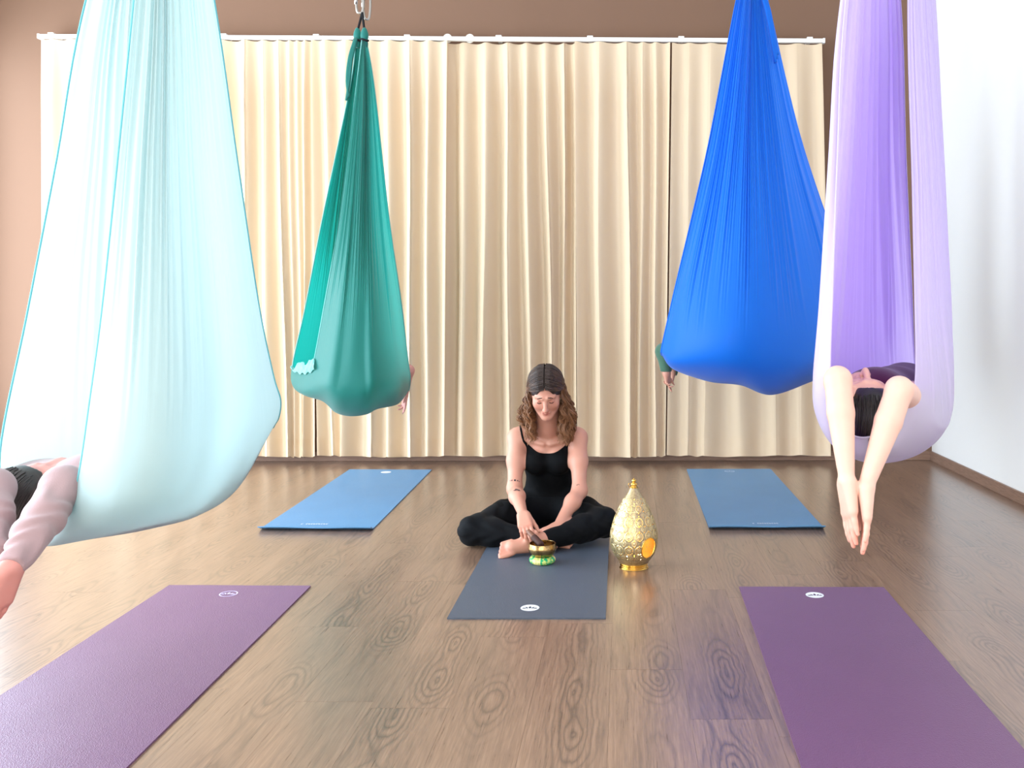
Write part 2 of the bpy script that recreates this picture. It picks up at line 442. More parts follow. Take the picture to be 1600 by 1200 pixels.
for (a0, a1), left in [(w, True) for w in WIN_Y] + [(w, False) for w in WINF_X]:
    k += 1; b = MB(); z0, z1 = WIN_Z if left else (0.55, 2.95); fw = 0.06
    def bar(p0, p1, q0, q1):
        if left: b.box((ROOM_L - 0.15, p0, q0), (ROOM_L - 0.08, p1, q1))
        else: b.box((p0, ROOM_F - 0.15, q0), (p1, ROOM_F - 0.08, q1))
    bar(a0, a0 + fw, z0, z1); bar(a1 - fw, a1, z0, z1); bar(a0 + fw, a1 - fw, z0, z0 + fw); bar(a0 + fw, a1 - fw, z1 - fw, z1)
    mid = (a0 + a1) / 2; bar(mid - fw / 2, mid + fw / 2, z0 + fw, z1 - fw)
    o = kind_struct(b.build('window_%d' % k, m_frame))
    b = MB()
    if left: b.box((ROOM_L - 0.118, a0 + 0.02, z0 + 0.02), (ROOM_L - 0.112, a1 - 0.02, z1 - 0.02))
    else: b.box((a0 + 0.02, ROOM_F - 0.118, z0 + 0.02), (a1 - 0.02, ROOM_F - 0.112, z1 - 0.02))
    b.build('pane', m_glass, o)

# ------------------------------------------------------------------ curtain rail and curtains
m_rail = mat('white_rail', (240, 238, 232), 0.35, 0.45)
m_disc = mat('white_plastic', (222, 216, 206), 0.4, 0.4)
YC = 6.93
def wall_pt(px, py, off=0.0):
    """a point of the curtain plane seen at this pixel"""
    s = (px - CX) / FPX; Y = YC / (1 - WK * s); return P(px, py, Y + off)
a = wall_pt(62, 57); bpt = wall_pt(1287, 64)
rail = empty('curtain_rail', tuple(a)); tag(rail, 'long white curtain rail fixed along the brown back wall', 'curtain rail')
def local(o, root):
    off = np.array(root.location); n = len(o.data.vertices); v = np.empty(n * 3, np.float32); o.data.vertices.foreach_get('co', v)
    o.data.vertices.foreach_set('co', (v.reshape(-1, 3) - off.astype(np.float32)).ravel()); o.data.update(); return o
def slab(p, q, hy, z0, z1):
    b = MB()
    V = []
    for e in (p, q):
        for yy in (-hy, hy):
            for zz in (z0, z1): V.append((e[0], e[1] + yy, e[2] + zz))
    b.add(V, [(0,1,3,2),(4,6,7,5),(0,4,5,1),(2,3,7,6),(1,5,7,3),(0,2,6,4)]); return b
local(slab(a, bpt, 0.017, -0.016, 0.014).build('track', m_rail, rail, bevel=0.003), rail)
for px in (80, 214, 348, 492, 634, 777, 920, 1063, 1206, 1265):
    f = (px - 62) / (1287 - 62); c = a + (bpt - a) * f
    b = MB().box((c[0] - 0.022, c[1] - 0.012, c[2] + 0.014), (c[0] + 0.022, c[1] + 0.05, c[2] + 0.028))
    b.box((c[0] - 0.014, c[1] + 0.03, c[2] - 0.005), (c[0] + 0.014, yb(c[0]) + 0.017, c[2] + 0.028))
    local(b.build('bracket', m_rail, rail, bevel=0.003), rail)
for px in (62, 1287):
    f = (px - 62) / (1287 - 62); c = a + (bpt - a) * f
    local(MB().box((c[0] - 0.008, c[1] - 0.02, c[2] - 0.020), (c[0] + 0.008, c[1] + 0.02, c[2] + 0.017)).build('end_cap', m_rail, rail, bevel=0.002), rail)
for px in (696, 731):
    f = (px - 62) / (1287 - 62); c = a + (bpt - a) * f
    V, F = tube_np([(c[0], c[1] + 0.020, c[2] + 0.010), (c[0], c[1] + 0.030, c[2] + 0.010)], 0.034, 32)
    local(MB().add(V, F).build('round_plate', m_disc, rail), rail)

m_curt = bpy.data.materials.new('curtain_cloth'); m_curt.use_nodes = True
t = NT(m_curt); t.b.inputs['Roughness'].default_value = 0.75; t.b.inputs['Specular IOR Level'].default_value = 0.2
tc = t.n('ShaderNodeTexCoord'); mp = t.n('ShaderNodeMapping', Scale=(900.0, 900.0, 900.0)); t.set(mp.inputs[0], tc.outputs['Object'])
wv = t.n('ShaderNodeTexNoise', Scale=1.0, Detail=1.0, Vector=mp)
cl = t.n('ShaderNodeTexNoise', Scale=1.2, Detail=2.0)
t.set(t.b.inputs['Base Color'], t.mix(cl, (*lin((231, 205, 172)), 1), (*lin((238, 216, 187)), 1)))
t.set(t.b.inputs['Normal'], t.bump(wv, 0.15, 0.001))
tr = t.n('ShaderNodeBsdfTranslucent', Color=(*lin((240, 218, 184)), 1)); ms = t.n('ShaderNodeMixShader', Fac=0.14)
t.set(ms.inputs[1], t.b.outputs[0]); t.set(ms.inputs[2], tr); t.set(t.out.inputs[0], ms)

def curtain(label, xt0, xt1, xb0, xb1, ridges, yoff, rbot=None, amp=1.0):
    """ridges: pixel columns where the cloth comes forward; width at top and bottom differ"""
    nx, nzv = max(60, int((xt1 - xt0) * 1.6)), 70
    ridges = [xt0 + 2] + [r for r in ridges if xt0 + 8 < r < xt1 - 8] + [xt1 - 2]
    rb = np.array(ridges, float); lr = np.random.default_rng(int(xt0))
    low = rb.copy(); low[1:-1] += lr.normal(0, 7, len(rb) - 2)
    low = xb0 + (low - xt0) / (xt1 - xt0) * (xb1 - xb0); low.sort()
    ph = lr.uniform(0.8, 1.25, len(rb))
    V = np.zeros((nzv, nx, 3))
    for j in range(nzv):
        v = j / (nzv - 1); q = rb * (1 - v) + low * v + np.sin(v * 5 + rb * 0.05) * 2.0 * v * (1 - v) * 4
        q[0], q[-1] = rb[0] * (1 - v) + low[0] * v, rb[-1] * (1 - v) + low[-1] * v
        q = np.maximum.accumulate(q + np.arange(len(q)) * 1e-3)
        X = np.linspace(q[0], q[-1], nx)
        k = np.clip(np.searchsorted(q, X, 'right') - 1, 0, len(q) - 2)
        f = (X - q[k]) / (q[k+1] - q[k]); gap = (q[k+1] - q[k])
        prof = np.cos(2 * np.pi * np.where(f < 0.58, f * 0.5 / 0.58, 0.5 + (f - 0.58) * 0.5 / 0.42))
        A = np.clip(gap * 0.0013, 0.011, 0.056) * (ph[k] * (1 - f) + ph[k+1] * f)
        A *= (0.75 + 0.5 * v * (1 - 0.35 * v)) * amp * min(1, 0.45 + 4 * v)
        dep = yoff - A * prof + 0.012 * np.sin(X * 0.021 + v * 2.3) * v - 0.022 * v
        dep += 0.0022 * np.sin(X * 0.16 + 7 * v) * np.sin(v * 11 + X * 0.04) * v
        ytop = 62.0 + (X - 62) * 0.0062 - 1.2 * np.maximum(0, prof); ybot = 712.0 - 1.5 * prof + 1.2 * np.sin(X * 0.03 + xt0)
        for i in range(nx): V[j, i] = wall_pt(X[i], ytop[i] + (ybot[i] - ytop[i]) * v)
        V[j, :, 1] += dep
    idx = np.arange(nzv * nx).reshape(nzv, nx)
    F = np.stack([idx[:-1, :-1], idx[:-1, 1:], idx[1:, 1:], idx[1:, :-1]], -1).reshape(-1, 4)
    root = empty('curtain', tuple(V[0, 0])); tag(root, label, 'curtain', 'long curtains on the white rail')
    local(link('panel', mesh_np('panel', V.reshape(-1, 3), F), m_curt, root), root)
    for r in ridges[1:-1:2]:                              # gliders under the track
        h = MB(); p = wall_pt(r, 62 + (r - 62) * 0.0062)
        h.box((p[0] - 0.006, p[1] - 0.004 + yoff, p[2] - 0.03), (p[0] + 0.006, p[1] + 0.004 + yoff, p[2] + 0.006))
        local(h.build('glider', m_disc, root), root)
    b0 = V[-1].copy(); b0[:, 1] -= 0.0015
    rows = V[-3:-1]; hemF = F[(nzv - 4) * (nx - 1):]
    hv = V[-4:].copy(); hv[:, :, 1] -= 0.003
    hi = np.arange(4 * nx).reshape(4, nx)
    hF = np.stack([hi[:-1, :-1], hi[:-1, 1:], hi[1:, 1:], hi[1:, :-1]], -1).reshape(-1, 4)
    local(link('hem', mesh_np('hem', hv.reshape(-1, 3), hF), m_curt, root), root)
    return root

curtain('cream curtain at the far left of the rail, behind the pale mint hammock', 63, 494, 70, 497,
        [80, 110, 150, 200, 250, 300, 345, 384, 412, 436, 453, 464, 476], 0.0)
curtain('cream curtain hanging behind the teal hammock', 486, 702, 499, 699,
        [508, 541, 576, 607, 642, 670], -0.02)
curtain('cream curtain with a dark left edge, behind the left shoulder of the seated woman', 689, 900, 688, 903,
        [724, 758, 793, 822, 852, 882], 0.035)
curtain('pinkish cream curtain behind the brass lantern, its right edge at a dark gap', 896, 1049, 901, 1041,
        [935, 980, 1005, 1024], -0.01)
curtain('flat beige curtain at the right end of the rail, behind the blue hammock', 1048, 1286, 1039, 1297,
        [1076, 1110, 1150, 1200, 1246], 0.0, amp=0.55)
# ------------------------------------------------------------------ yoga mats
def mat_stuff(name, rgb, rough=0.62, sheen=0.25, tint=(200, 200, 235)):
    m = mat(name, rgb, rough, 0.7); t = NT(m)
    tc = t.n('ShaderNodeTexCoord')
    vo = t.n('ShaderNodeTexVoronoi', Scale=330.0); t.set(vo.inputs['Vector'], tc.outputs['Object'])
    nz = t.n('ShaderNodeTexNoise', Scale=5.0, Detail=4.0); t.set(nz.inputs['Vector'], tc.outputs['Object'])
    c = (*lin(rgb), 1); d = (*[v * 0.86 for v in lin(rgb)], 1)
    t.set(t.b.inputs['Base Color'], t.mix(nz, d, c))
    t.set(t.b.inputs['Normal'], t.bump(vo, 0.35, 0.002))
    t.b.inputs['Sheen Weight'].default_value = sheen; t.b.inputs['Sheen Roughness'].default_value = 0.4
    t.b.inputs['Sheen Tint'].default_value = (*lin(tint), 1)
    return m
m_logo = mat('logo_white', (232, 234, 240), 0.5, 0.3)

def yoga_mat(label, corner_px, vpx, near_known, m, logo_px, curl=0.0, length=1.83, width=0.60, th=0.0055, text_px=None, dark=None, logo_m=None, skew=0.0):
    (ax_, ay), (bx_, by) = corner_px
    def fl(px, py, z=th): Y = FPX * (CAMZ - z) / (py - CY); return np.array([(px - CX) / FPX * Y, Y])
    A, B = fl(ax_, ay), fl(bx_, by)
    side = (B - A) / np.linalg.norm(B - A)
    axis = nrm([(vpx - CX) / FPX, 1.0]) * (1 if near_known else -1)     # from the known edge along the mat
    w = np.linalg.norm(B - A)
    root_p = np.array([A[0], A[1], 0.0]); root = empty('yoga_mat', tuple(root_p)); tag(root, label, 'yoga mat', 'yoga mats laid out on the floor')
    nu, nv = 24, 90; V = []
    for j in range(nv + 1):
        s = j / nv * length
        e = length - s                                   # distance to the far side of the strip
        lift = curl * math.exp(-(e / 0.035) ** 2) if curl else 0.0
        for i in range(nu + 1):
            f = i / nu; p = A + (B - A) * f + axis * s
            cl = lift * (1 + 0.12 * math.sin(f * 9)) + 0.0006 * math.sin(f * 5 + s * 3)**2
            V.append((p[0], p[1], cl))
    n = len(V); V = np.array(V); T = V.copy(); T[:, 2] += th; Vall = np.concatenate([V, T]) - root_p
    idx = np.arange(n).reshape(nv + 1, nu + 1); F = []
    up = (idx[:-1, :-1], idx[:-1, 1:], idx[1:, 1:], idx[1:, :-1])
    q = np.stack(up, -1).reshape(-1, 4); flip = np.cross(np.append(side, 0), np.append(axis, 0))[2] < 0
    top = q + n; bot = q[:, ::-1]
    if flip: top, bot = top[:, ::-1], bot[:, ::-1]
    ring = np.concatenate([idx[0, :], idx[1:, -1], idx[-1, -2::-1], idx[-2:0:-1, 0]])
    r2 = np.roll(ring, -1); sd = np.stack([ring, r2, r2 + n, ring + n], -1)
    if flip: sd = sd[:, ::-1]
    me = mesh_np('sheet', Vall, np.concatenate([top, bot, sd]), False)
    link('sheet', me, m, root)
    # round badge with a lotus
    L = fl(*logo_px); zz = th + 0.0009
    rx = 0.036; sx = side; ax2 = axis * (1 if near_known else -1)       # badge upright seen from the camera
    def disc(r0, r1, z):
        b = MB(); N = 40; V = []
        for r in (r0, r1):
            for k in range(N):
                a = 2 * math.pi * k / N; p = L + sx * math.cos(a) * r + ax2 * math.sin(a) * r * 1.05; V.append((p[0] - A[0], p[1] - A[1], z))
        F = [(k, (k+1) % N, N + (k+1) % N, N + k) for k in range(N)]
        return b.add(V, F)
    if logo_m is None: b = disc(0.0005, rx, zz)
    else: b = disc(rx * 0.86, rx, zz)
    lg = b.build('logo', logo_m or m_logo, root); lg['label'] = 'round printed lotus badge'
    b = MB()
    for cx, ang, ln, wd in ((0, 90, .026, .0085), (-.007, 118, .021, .006), (.007, 62, .021, .006), (-.013, 145, .017, .005), (.013, 35, .017, .005), (-.019, 162, .012, .004), (.019, 18, .012, .004)):
        V = []; N = 12
        for k in range(N + 1):
            t_ = k / N; 
            for sgn in (-1, 1):
                a = R(ang); w_ = wd * math.sin(math.pi * t_) ** 0.8 * sgn
                u_ = cx + math.cos(a) * ln * t_ - math.sin(a) * w_ * 0.6; v_ = -0.010 + math.sin(a) * ln * t_ + math.cos(a) * w_ * 0.6
                p = L + sx * u_ + ax2 * v_; V.append((p[0] - A[0], p[1] - A[1], zz + 0.0006))
        b.add(V, [(2*k, 2*k+2, 2*k+3, 2*k+1) for k in range(N)])
    b.build('lotus', dark or m, lg)
    if text_px:
        (t0x, t1x, ty) = text_px; p0, p1 = fl(t0x, ty), fl(t1x, ty); b = MB(); d = nrm(p1 - p0)
        n_l = 11; wl = np.linalg.norm(p1 - p0) / n_l
        e0 = (p0 - A).dot(axis); lift = curl * math.exp(-(((length - e0)) / 0.035) ** 2)
        for k in range(n_l):
            if k == 1: continue
            q0 = p0 + d * (k + 0.14) * wl; h = 0.020
            for (u0, u1, v0, v1) in ((0, .2, 0, 1), (.2, .72, 0, .22), (.2, .72, .42 if k % 2 else .78, .64 if k % 2 else 1)):
                V = []
                for uu, vv in ((u0, v0), (u1, v0), (u1, v1), (u0, v1)):
                    p = q0 + d * uu * wl + np.array([0, 1.0]) * vv * h; V.append((p[0] - A[0], p[1] - A[1], th + lift + 0.004))
                b.add(V, [(0, 1, 2, 3)])
        tx = b.build('printed_line', m_logo, root)
    return root

m_purple = mat_stuff('plum_rubber', (105, 62, 99), 0.44, 0.14, (205, 200, 245))
m_blue = mat_stuff('blue_rubber', (80, 138, 182), 0.46, 0.06, (190, 215, 255))
m_char = mat_stuff('charcoal_rubber', (66, 76, 90), 0.5, 0.06, (190, 205, 235))
m_pale = mat('badge_lilac', (205, 195, 230), 0.5, 0.3); m_skyb = mat('badge_sky', (205, 228, 248), 0.5, 0.3)
m_dark = mat('badge_dark', (58, 62, 72), 0.6, 0.3); m_dplum = mat('badge_plum', (80, 55, 85), 0.6, 0.3)
yoga_mat('plum purple yoga mat in the left foreground, shining lilac', ((264.4, 914), (485.6, 915.2)), 922, False, m_purple, (357, 928), logo_m=m_pale, dark=m_pale)
yoga_mat('plum purple yoga mat in the right foreground, under the arms reaching from the lilac hammock', ((1155, 916.5), (1380.8, 917.5)), 1006, False, m_purple, (1273, 930), dark=m_dplum)
yoga_mat('light blue yoga mat in the left rear under the teal hammock', ((546.4, 733.3), (674.3, 733.8)), 921, False, m_blue, (603, 738), curl=0.020, text_px=(469, 512, 820.5), length=1.84, dark=m_skyb)
yoga_mat('blue yoga mat in the right rear under the blue hammock', ((1073, 732.7), (1204, 732.7)), 979, False, m_blue, (1140, 736.5), curl=0.020, text_px=(1176, 1217, 819.5), length=1.84, logo_m=m_skyb, dark=m_skyb)
yoga_mat('charcoal grey yoga mat under the seated woman', ((698.5, 965.5), (946.3, 965.5)), 968, True, m_char, (828, 950), length=1.74, dark=m_dark)

# ------------------------------------------------------------------ singing bowl on its ring cushion
m_brass = mat('hammered_brass', (170, 136, 84), 0.24, 0.5, 1.0)
t = NT(m_brass); tc = t.n('ShaderNodeTexCoord'); vo = t.n('ShaderNodeTexVoronoi', Scale=90.0); t.set(vo.inputs['Vector'], tc.outputs['Object'])
nz = t.n('ShaderNodeTexNoise', Scale=24.0, Detail=4.0); t.set(nz.inputs['Vector'], tc.outputs['Object'])
t.set(t.b.inputs['Base Color'], t.ramp(nz, [(0.3, lin((132, 102, 62))), (0.6, lin((184, 152, 102)))]))
t.set(t.b.inputs['Normal'], t.bump(vo, 0.25, 0.002)); t.set(t.b.inputs['Roughness'], t.math('ADD', 0.16, t.math('MULTIPLY', nz, 0.22)))
BC = P(847.5, 877, 4.165); BC[2] = 0.0055
m_broc = mat('green_gold_brocade', (30, 150, 96), 0.5, 0.4)
t = NT(m_broc); tc = t.n('ShaderNodeTexCoord'); sp = t.n('ShaderNodeSeparateXYZ'); t.set(sp.inputs[0], tc.outputs['Object'])
ang = t.math('ARCTAN2', sp.outputs[1], sp.outputs[0])
pat = t.ramp(t.math('SINE', t.math('MULTIPLY', t.math('ADD', ang, 0.42), 3.0)), [(0.44, (0, 0, 0)), (0.56, (1, 1, 1))])
nz = t.n('ShaderNodeTexNoise', Scale=95.0, Detail=3.0); t.set(nz.inputs['Vector'], tc.outputs['Object'])
fl_ = t.ramp(nz, [(0.50, (0, 0, 0)), (0.56, (1, 1, 1))])
g1 = t.mix(fl_, (*lin((12, 158, 98)), 1), (*lin((190, 205, 110)), 1)); g2 = t.mix(fl_, (*lin((226, 212, 140)), 1), (*lin((176, 190, 96)), 1))
t.set(t.b.inputs['Base Color'], t.mix(pat, g1, g2)); t.set(t.b.inputs['Normal'], t.bump(nz, 0.5, 0.003))
prof = []
for k in range(25):
    a = 2 * math.pi * k / 24; prof.append((0.040 + 0.0195 * math.cos(a), 0.0165 + 0.0165 * math.sin(a)))
o = MB().lathe(prof, (0, 0, 0), 48, cap=False).build('ring_cushion', m_broc, None, True); o.location = tuple(BC)
tag(o, 'small green and gold brocade ring cushion under the singing bowl', 'cushion')
prof = [(0.002, 0.0), (0.026, 0.0015), (0.040, 0.007), (0.054, 0.018), (0.0625, 0.032), (0.0645, 0.044), (0.0625, 0.055), (0.0605, 0.062), (0.0595, 0.064),
        (0.0570, 0.0642), (0.0563, 0.062), (0.0590, 0.054), (0.0605, 0.044), (0.0585, 0.033), (0.050, 0.021), (0.038, 0.011), (0.024, 0.006), (0.002, 0.005)]
bowl = MB().lathe(catmull(prof, 70), (0, 0, 0), 64, cap=False).build('singing_bowl', m_brass, None, True); bowl.location = (BC[0], BC[1], BC[2] + 0.0265)
tag(bowl, 'small hammered brass singing bowl on a green ring cushion', 'singing bowl')
BR = np.array([BC[0], BC[1], BC[2] + 0.0265 + 0.064])                 # rim centre

# mallet, resting in the bowl and held above
m_mwood = mat('mallet_wood', (104, 66, 48), 0.5, 0.4); m_mleather = mat('mallet_leather', (66, 40, 34), 0.7, 0.3)
t = NT(m_mwood); tc = t.n('ShaderNodeTexCoord'); nz = t.n('ShaderNodeTexNoise', Scale=60.0, Detail=3.0); t.set(nz.inputs['Vector'], tc.outputs['Object'])
t.set(t.b.inputs['Base Color'], t.mix(nz, (*lin((84, 50, 36)), 1), (*lin((136, 92, 70)), 1)))
M0 = BR + np.array([-0.004, 0.004, -0.014]); M1 = np.array((-0.447, 4.285, 0.122))
md = nrm(M1 - M0); ML = 0.205
mal = empty('mallet', tuple(M0)); tag(mal, 'dark wooden singing bowl mallet held in the right hand of the seated woman', 'mallet')
def along(prof, name, m):
    pts = np.array([md * z for r, z in prof]); b = MB(); b.tube(pts, [r for r, z in prof], 18); return b.build(name, m, mal, True)
along([(0.006, 0), (0.014, 0.003), (0.0165, 0.010), (0.0165, 0.075), (0.0150, 0.080)], 'leather_head', m_mleather)
along([(0.0130, 0.080), (0.0150, 0.083), (0.0118, 0.087), (0.0145, 0.092), (0.0118, 0.097), (0.0130, 0.104), (0.0120, 0.150), (0.0135, 0.190), (0.012, 0.200), (0.004, ML)], 'handle', m_mwood)

# ------------------------------------------------------------------ brass lantern
LC = np.array([(990.5 - CX) / FPX * 4.115, 4.115, 0.0])
lan = empty('lantern', tuple(LC)); tag(lan, 'drop shaped embossed brass lantern glowing on the floor beside the charcoal mat', 'lantern')
m_lan = bpy.data.materials.new('embossed_brass'); m_lan.use_nodes = True
t = NT(m_lan); t.b.inputs['Metallic'].default_value = 0.85
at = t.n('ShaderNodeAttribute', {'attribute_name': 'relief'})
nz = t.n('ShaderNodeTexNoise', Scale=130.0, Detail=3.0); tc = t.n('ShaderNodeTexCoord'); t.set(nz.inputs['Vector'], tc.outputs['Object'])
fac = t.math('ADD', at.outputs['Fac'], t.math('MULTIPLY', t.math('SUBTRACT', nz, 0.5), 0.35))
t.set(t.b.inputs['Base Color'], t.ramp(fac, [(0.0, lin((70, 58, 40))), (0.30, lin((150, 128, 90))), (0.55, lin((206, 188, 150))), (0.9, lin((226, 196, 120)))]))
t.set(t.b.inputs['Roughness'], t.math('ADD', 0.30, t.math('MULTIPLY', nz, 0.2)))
m_gold = mat('polished_gold', (222, 178, 92), 0.2, 0.5, 1.0); m_inner = mat('golden_inside', (236, 200, 112), 0.32, 0.5, 0.9)
body_prof = catmull([(0.060, 0.020), (0.066, 0.028), (0.078, 0.045), (0.093, 0.070), (0.103, 0.100), (0.1065, 0.135), (0.103, 0.168), (0.093, 0.205), (0.080, 0.240),
                     (0.064, 0.275), (0.046, 0.308), (0.030, 0.333), (0.020, 0.350), (0.016, 0.358)], 260)
NTH, NZ = 360, 230
lens_ = np.concatenate([[0], np.cumsum(np.linalg.norm(np.diff(body_prof, axis=0), axis=1))])
sU = np.linspace(0, lens_[-1], NZ); Rr = np.interp(sU, lens_, body_prof[:, 0]); Zz = np.interp(sU, lens_, body_prof[:, 1])
TH = np.linspace(0, 2 * np.pi, NTH, endpoint=False)
S2, T2 = np.meshgrid(sU, TH, indexing='ij'); R2 = np.repeat(Rr[:, None], NTH, 1); Z2 = np.repeat(Zz[:, None], NTH, 1)
relief = np.full(S2.shape, 0.42); hole = np.zeros(S2.shape, bool); hgt = np.zeros(S2.shape)
rows = [(0.052, 18, 0.011, 0.010, 0), (0.087, 14, 0.019, 0.021, 1), (0.121, 14, 0.0105, 0.0125, 0.5), (0.152, 14, 0.0175, 0.020, 0), (0.183, 14, 0.009, 0.012, 0.5),
        (0.213, 12, 0.0175, 0.021, 0.5), (0.245, 12, 0.008, 0.007, 0), (0.272, 10, 0.013, 0.015, 0), (0.305, 8, 0.010, 0.012, 0.5)]
for s0, cnt, aw, ah, phs in rows:
    step = 2 * np.pi / cnt; k = np.round((T2 - phs * step) / step); dth = (T2 - phs * step) - k * step
    rad = np.interp(s0, sU, Rr); aw = min(aw, 0.47 * step * rad)
    q = np.sqrt((dth * rad / aw) ** 2 + ((S2 - s0) / ah) ** 2)
    rim = np.exp(-((q - 0.95) / 0.10) ** 2); rim2 = np.exp(-((q - 0.58) / 0.09) ** 2); core = q < 0.40
    inside = q < 1.05
    relief = np.where(inside, 0.30, relief) ; relief = np.maximum(relief * (1 - rim), 0) + rim * 1.0
    relief = np.maximum(relief, rim2 * 0.85); relief = np.where(core, 0.70, relief)
    hgt += 0.0016 * rim + 0.0010 * rim2 + 0.0012 * core
    if ah > 0.012:
        an = np.arctan2((S2 - s0) / ah, dth * rad / aw)
        hole |= (np.abs(q - 0.765) < 0.055) & (np.sin(an * 9) > 0.35)
    hole |= (np.abs(np.abs(dth) - step / 2) * rad < 0.0022) & (np.abs(np.abs(S2 - s0) - ah * 0.9) < 0.0022)
for s0 in (0.030, 0.070, 0.229, 0.258, 0.289):                          # beaded bands
    rim = np.exp(-((S2 - s0) / 0.0022) ** 2) * (0.6 + 0.4 * np.sin(T2 * 60)); relief = np.maximum(relief, rim); hgt += 0.0010 * rim
th0, zo = R(-90 + 40), 0.106                                            # the round opening faces front right
qo = np.sqrt(((np.angle(np.exp(1j * (T2 - th0)))) * R2 / 0.039) ** 2 + ((Z2 - zo) / 0.045) ** 2)
hole |= qo < 1.0
hole[:4] = False; hole[-30:] = False
V = np.stack([(R2 + hgt) * np.cos(T2), (R2 + hgt) * np.sin(T2), Z2], -1).reshape(-1, 3)
ii = np.arange(NZ * NTH).reshape(NZ, NTH); F = np.stack([ii[:-1], np.roll(ii, -1, 1)[:-1], np.roll(ii, -1, 1)[1:], ii[1:]], -1)
keep = ~hole[:-1]; me = mesh_np('body', V, F[keep])
at_ = me.attributes.new('relief', 'FLOAT', 'POINT'); at_.data.foreach_set('value', relief.ravel().astype(np.float32))
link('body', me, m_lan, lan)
Vi = np.stack([(R2 - 0.0016) * np.cos(T2), (R2 - 0.0016) * np.sin(T2), Z2], -1).reshape(-1, 3)
link('lining', mesh_np('lining', Vi, F[keep][:, ::-1]), m_inner, lan)
pts = []
for k in range(48):
    a = 2 * math.pi * k / 48; z = zo + 0.045 * math.sin(a); r = float(np.interp(z, Zz, Rr)); th_ = th0 + 0.039 * math.cos(a) / r
    pts.append(((r + 0.001) * math.cos(th_), (r + 0.001) * math.sin(th_), z))
MB().tube(pts, 0.0024, 8, closed=True).build('opening_rim', m_gold, lan, True)
MB().lathe(catmull([(0.002, 0.0), (0.060, 0.0), (0.0625, 0.004), (0.0585, 0.008), (0.062, 0.012), (0.057, 0.017), (0.061, 0.021), (0.060, 0.024), (0.002, 0.024)], 60), (0, 0, 0), 64).build('foot', m_gold, lan, True)
MB().lathe(catmull([(0.017, 0.354), (0.020, 0.358), (0.013, 0.363), (0.015, 0.370), (0.0125, 0.377), (0.007, 0.380), (0.0105, 0.386), (0.009, 0.392), (0.004, 0.395), (0.001, 0.399)], 60), (0, 0, 0), 28).build('finial', m_gold, lan, True)
MB().tube(catmull([(-0.017, -0.004, 0.357), (-0.024, -0.006, 0.366), (-0.022, -0.006, 0.376), (-0.013, -0.003, 0.372)], 20), 0.0014, 6).build('latch_hook', m_gold, lan, True)
m_wax = mat('tealight_wax', (246, 232, 200), 0.5, 0.4); m_tin = mat('tealight_tin', (225, 220, 210), 0.3, 0.5, 1.0)
m_flame = bpy.data.materials.new('candle_flame'); m_flame.use_nodes = True
t = NT(m_flame); em = t.n('ShaderNodeEmission', Color=(1.0, 0.70, 0.30, 1), Strength=30.0); t.set(t.out.inputs[0], em)
for lab, dx, dy in (('tealight burning inside the lantern, the one behind its round opening', 0.028, -0.030), ('tealight burning inside the lantern, behind the embossed front on its left', -0.030, -0.022), ('tealight burning at the back inside the lantern', 0.022, 0.034)):
    r_ = empty('tealight', (LC[0] + dx, LC[1] + dy, 0.024)); tag(r_, lab, 'candle', 'tealights in the lantern')
    MB().lathe([(0.002, 0), (0.0185, 0), (0.0190, 0.016), (0.0180, 0.016), (0.0178, 0.012)], (0, 0, 0), 24, cap=False).build('tin_cup', m_tin, r_, True)
    MB().lathe([(0.0178, 0.011), (0.012, 0.0115), (0.001, 0.0115)], (0, 0, 0), 24).build('wax', m_wax, r_, True)
    MB().lathe(catmull([(0.0006, 0.016), (0.0036, 0.022), (0.0045, 0.028), (0.003, 0.038), (0.0005, 0.050)], 16), (0, 0, 0), 12).build('flame', m_flame, r_, True)
pl = bpy.data.lights.new('candle_light', 'POINT'); pl.energy = 0.45; pl.color = (1.0, 0.80, 0.50); pl.shadow_soft_size = 0.02
po = bpy.data.objects.new('candle_light', pl); C.objects.link(po); po.location = (LC[0] + 0.005, LC[1] - 0.01, 0.095)

# ------------------------------------------------------------------ aerial hammocks
def hammock_cloth(name, rgb, trans_rgb, tfac, stripe=0.35, rough=0.5, sheen=0.3):
    m = bpy.data.materials.new(name); m.use_nodes = True; t = NT(m)
    t.b.inputs['Roughness'].default_value = rough; t.b.inputs['Specular IOR Level'].default_value = 0.3
    t.b.inputs['Sheen Weight'].default_value = sheen; t.b.inputs['Sheen Roughness'].default_value = 0.5
    uv = t.n('ShaderNodeUVMap'); sp = t.n('ShaderNodeSeparateXYZ'); t.set(sp.inputs[0], uv.outputs[0])
    c = t.n('ShaderNodeCombineXYZ'); t.set(c.inputs[0], t.math('MULTIPLY', sp.outputs[0], 90.0)); t.set(c.inputs[1], t.math('MULTIPLY', sp.outputs[1], 3.0))
    nz = t.n('ShaderNodeTexNoise', Scale=1.0, Detail=4.0, Roughness=0.6, Vector=c)
    fade = t.ramp(t.math('ABSOLUTE', t.math('SUBTRACT', sp.outputs[1], 0.5)), [(0.12, (0, 0, 0)), (0.42, (1, 1, 1))])
    t.b.inputs['Base Color'].default_value = (*lin(rgb), 1)
    bp = t.n('ShaderNodeBump', Distance=0.012); t.set(bp.inputs['Strength'], t.math('MULTIPLY', fade, stripe)); t.set(bp.inputs['Height'], nz)
    t.set(t.b.inputs['Normal'], bp)
    tr = t.n('ShaderNodeBsdfTranslucent', Color=(*lin(trans_rgb), 1)); t.set(tr.inputs['Normal'], bp)
    ms = t.n('ShaderNodeMixShader', Fac=tfac)
    t.set(ms.inputs[1], t.b.outputs[0]); t.set(ms.inputs[2], tr); t.set(t.out.inputs[0], ms)
    return m

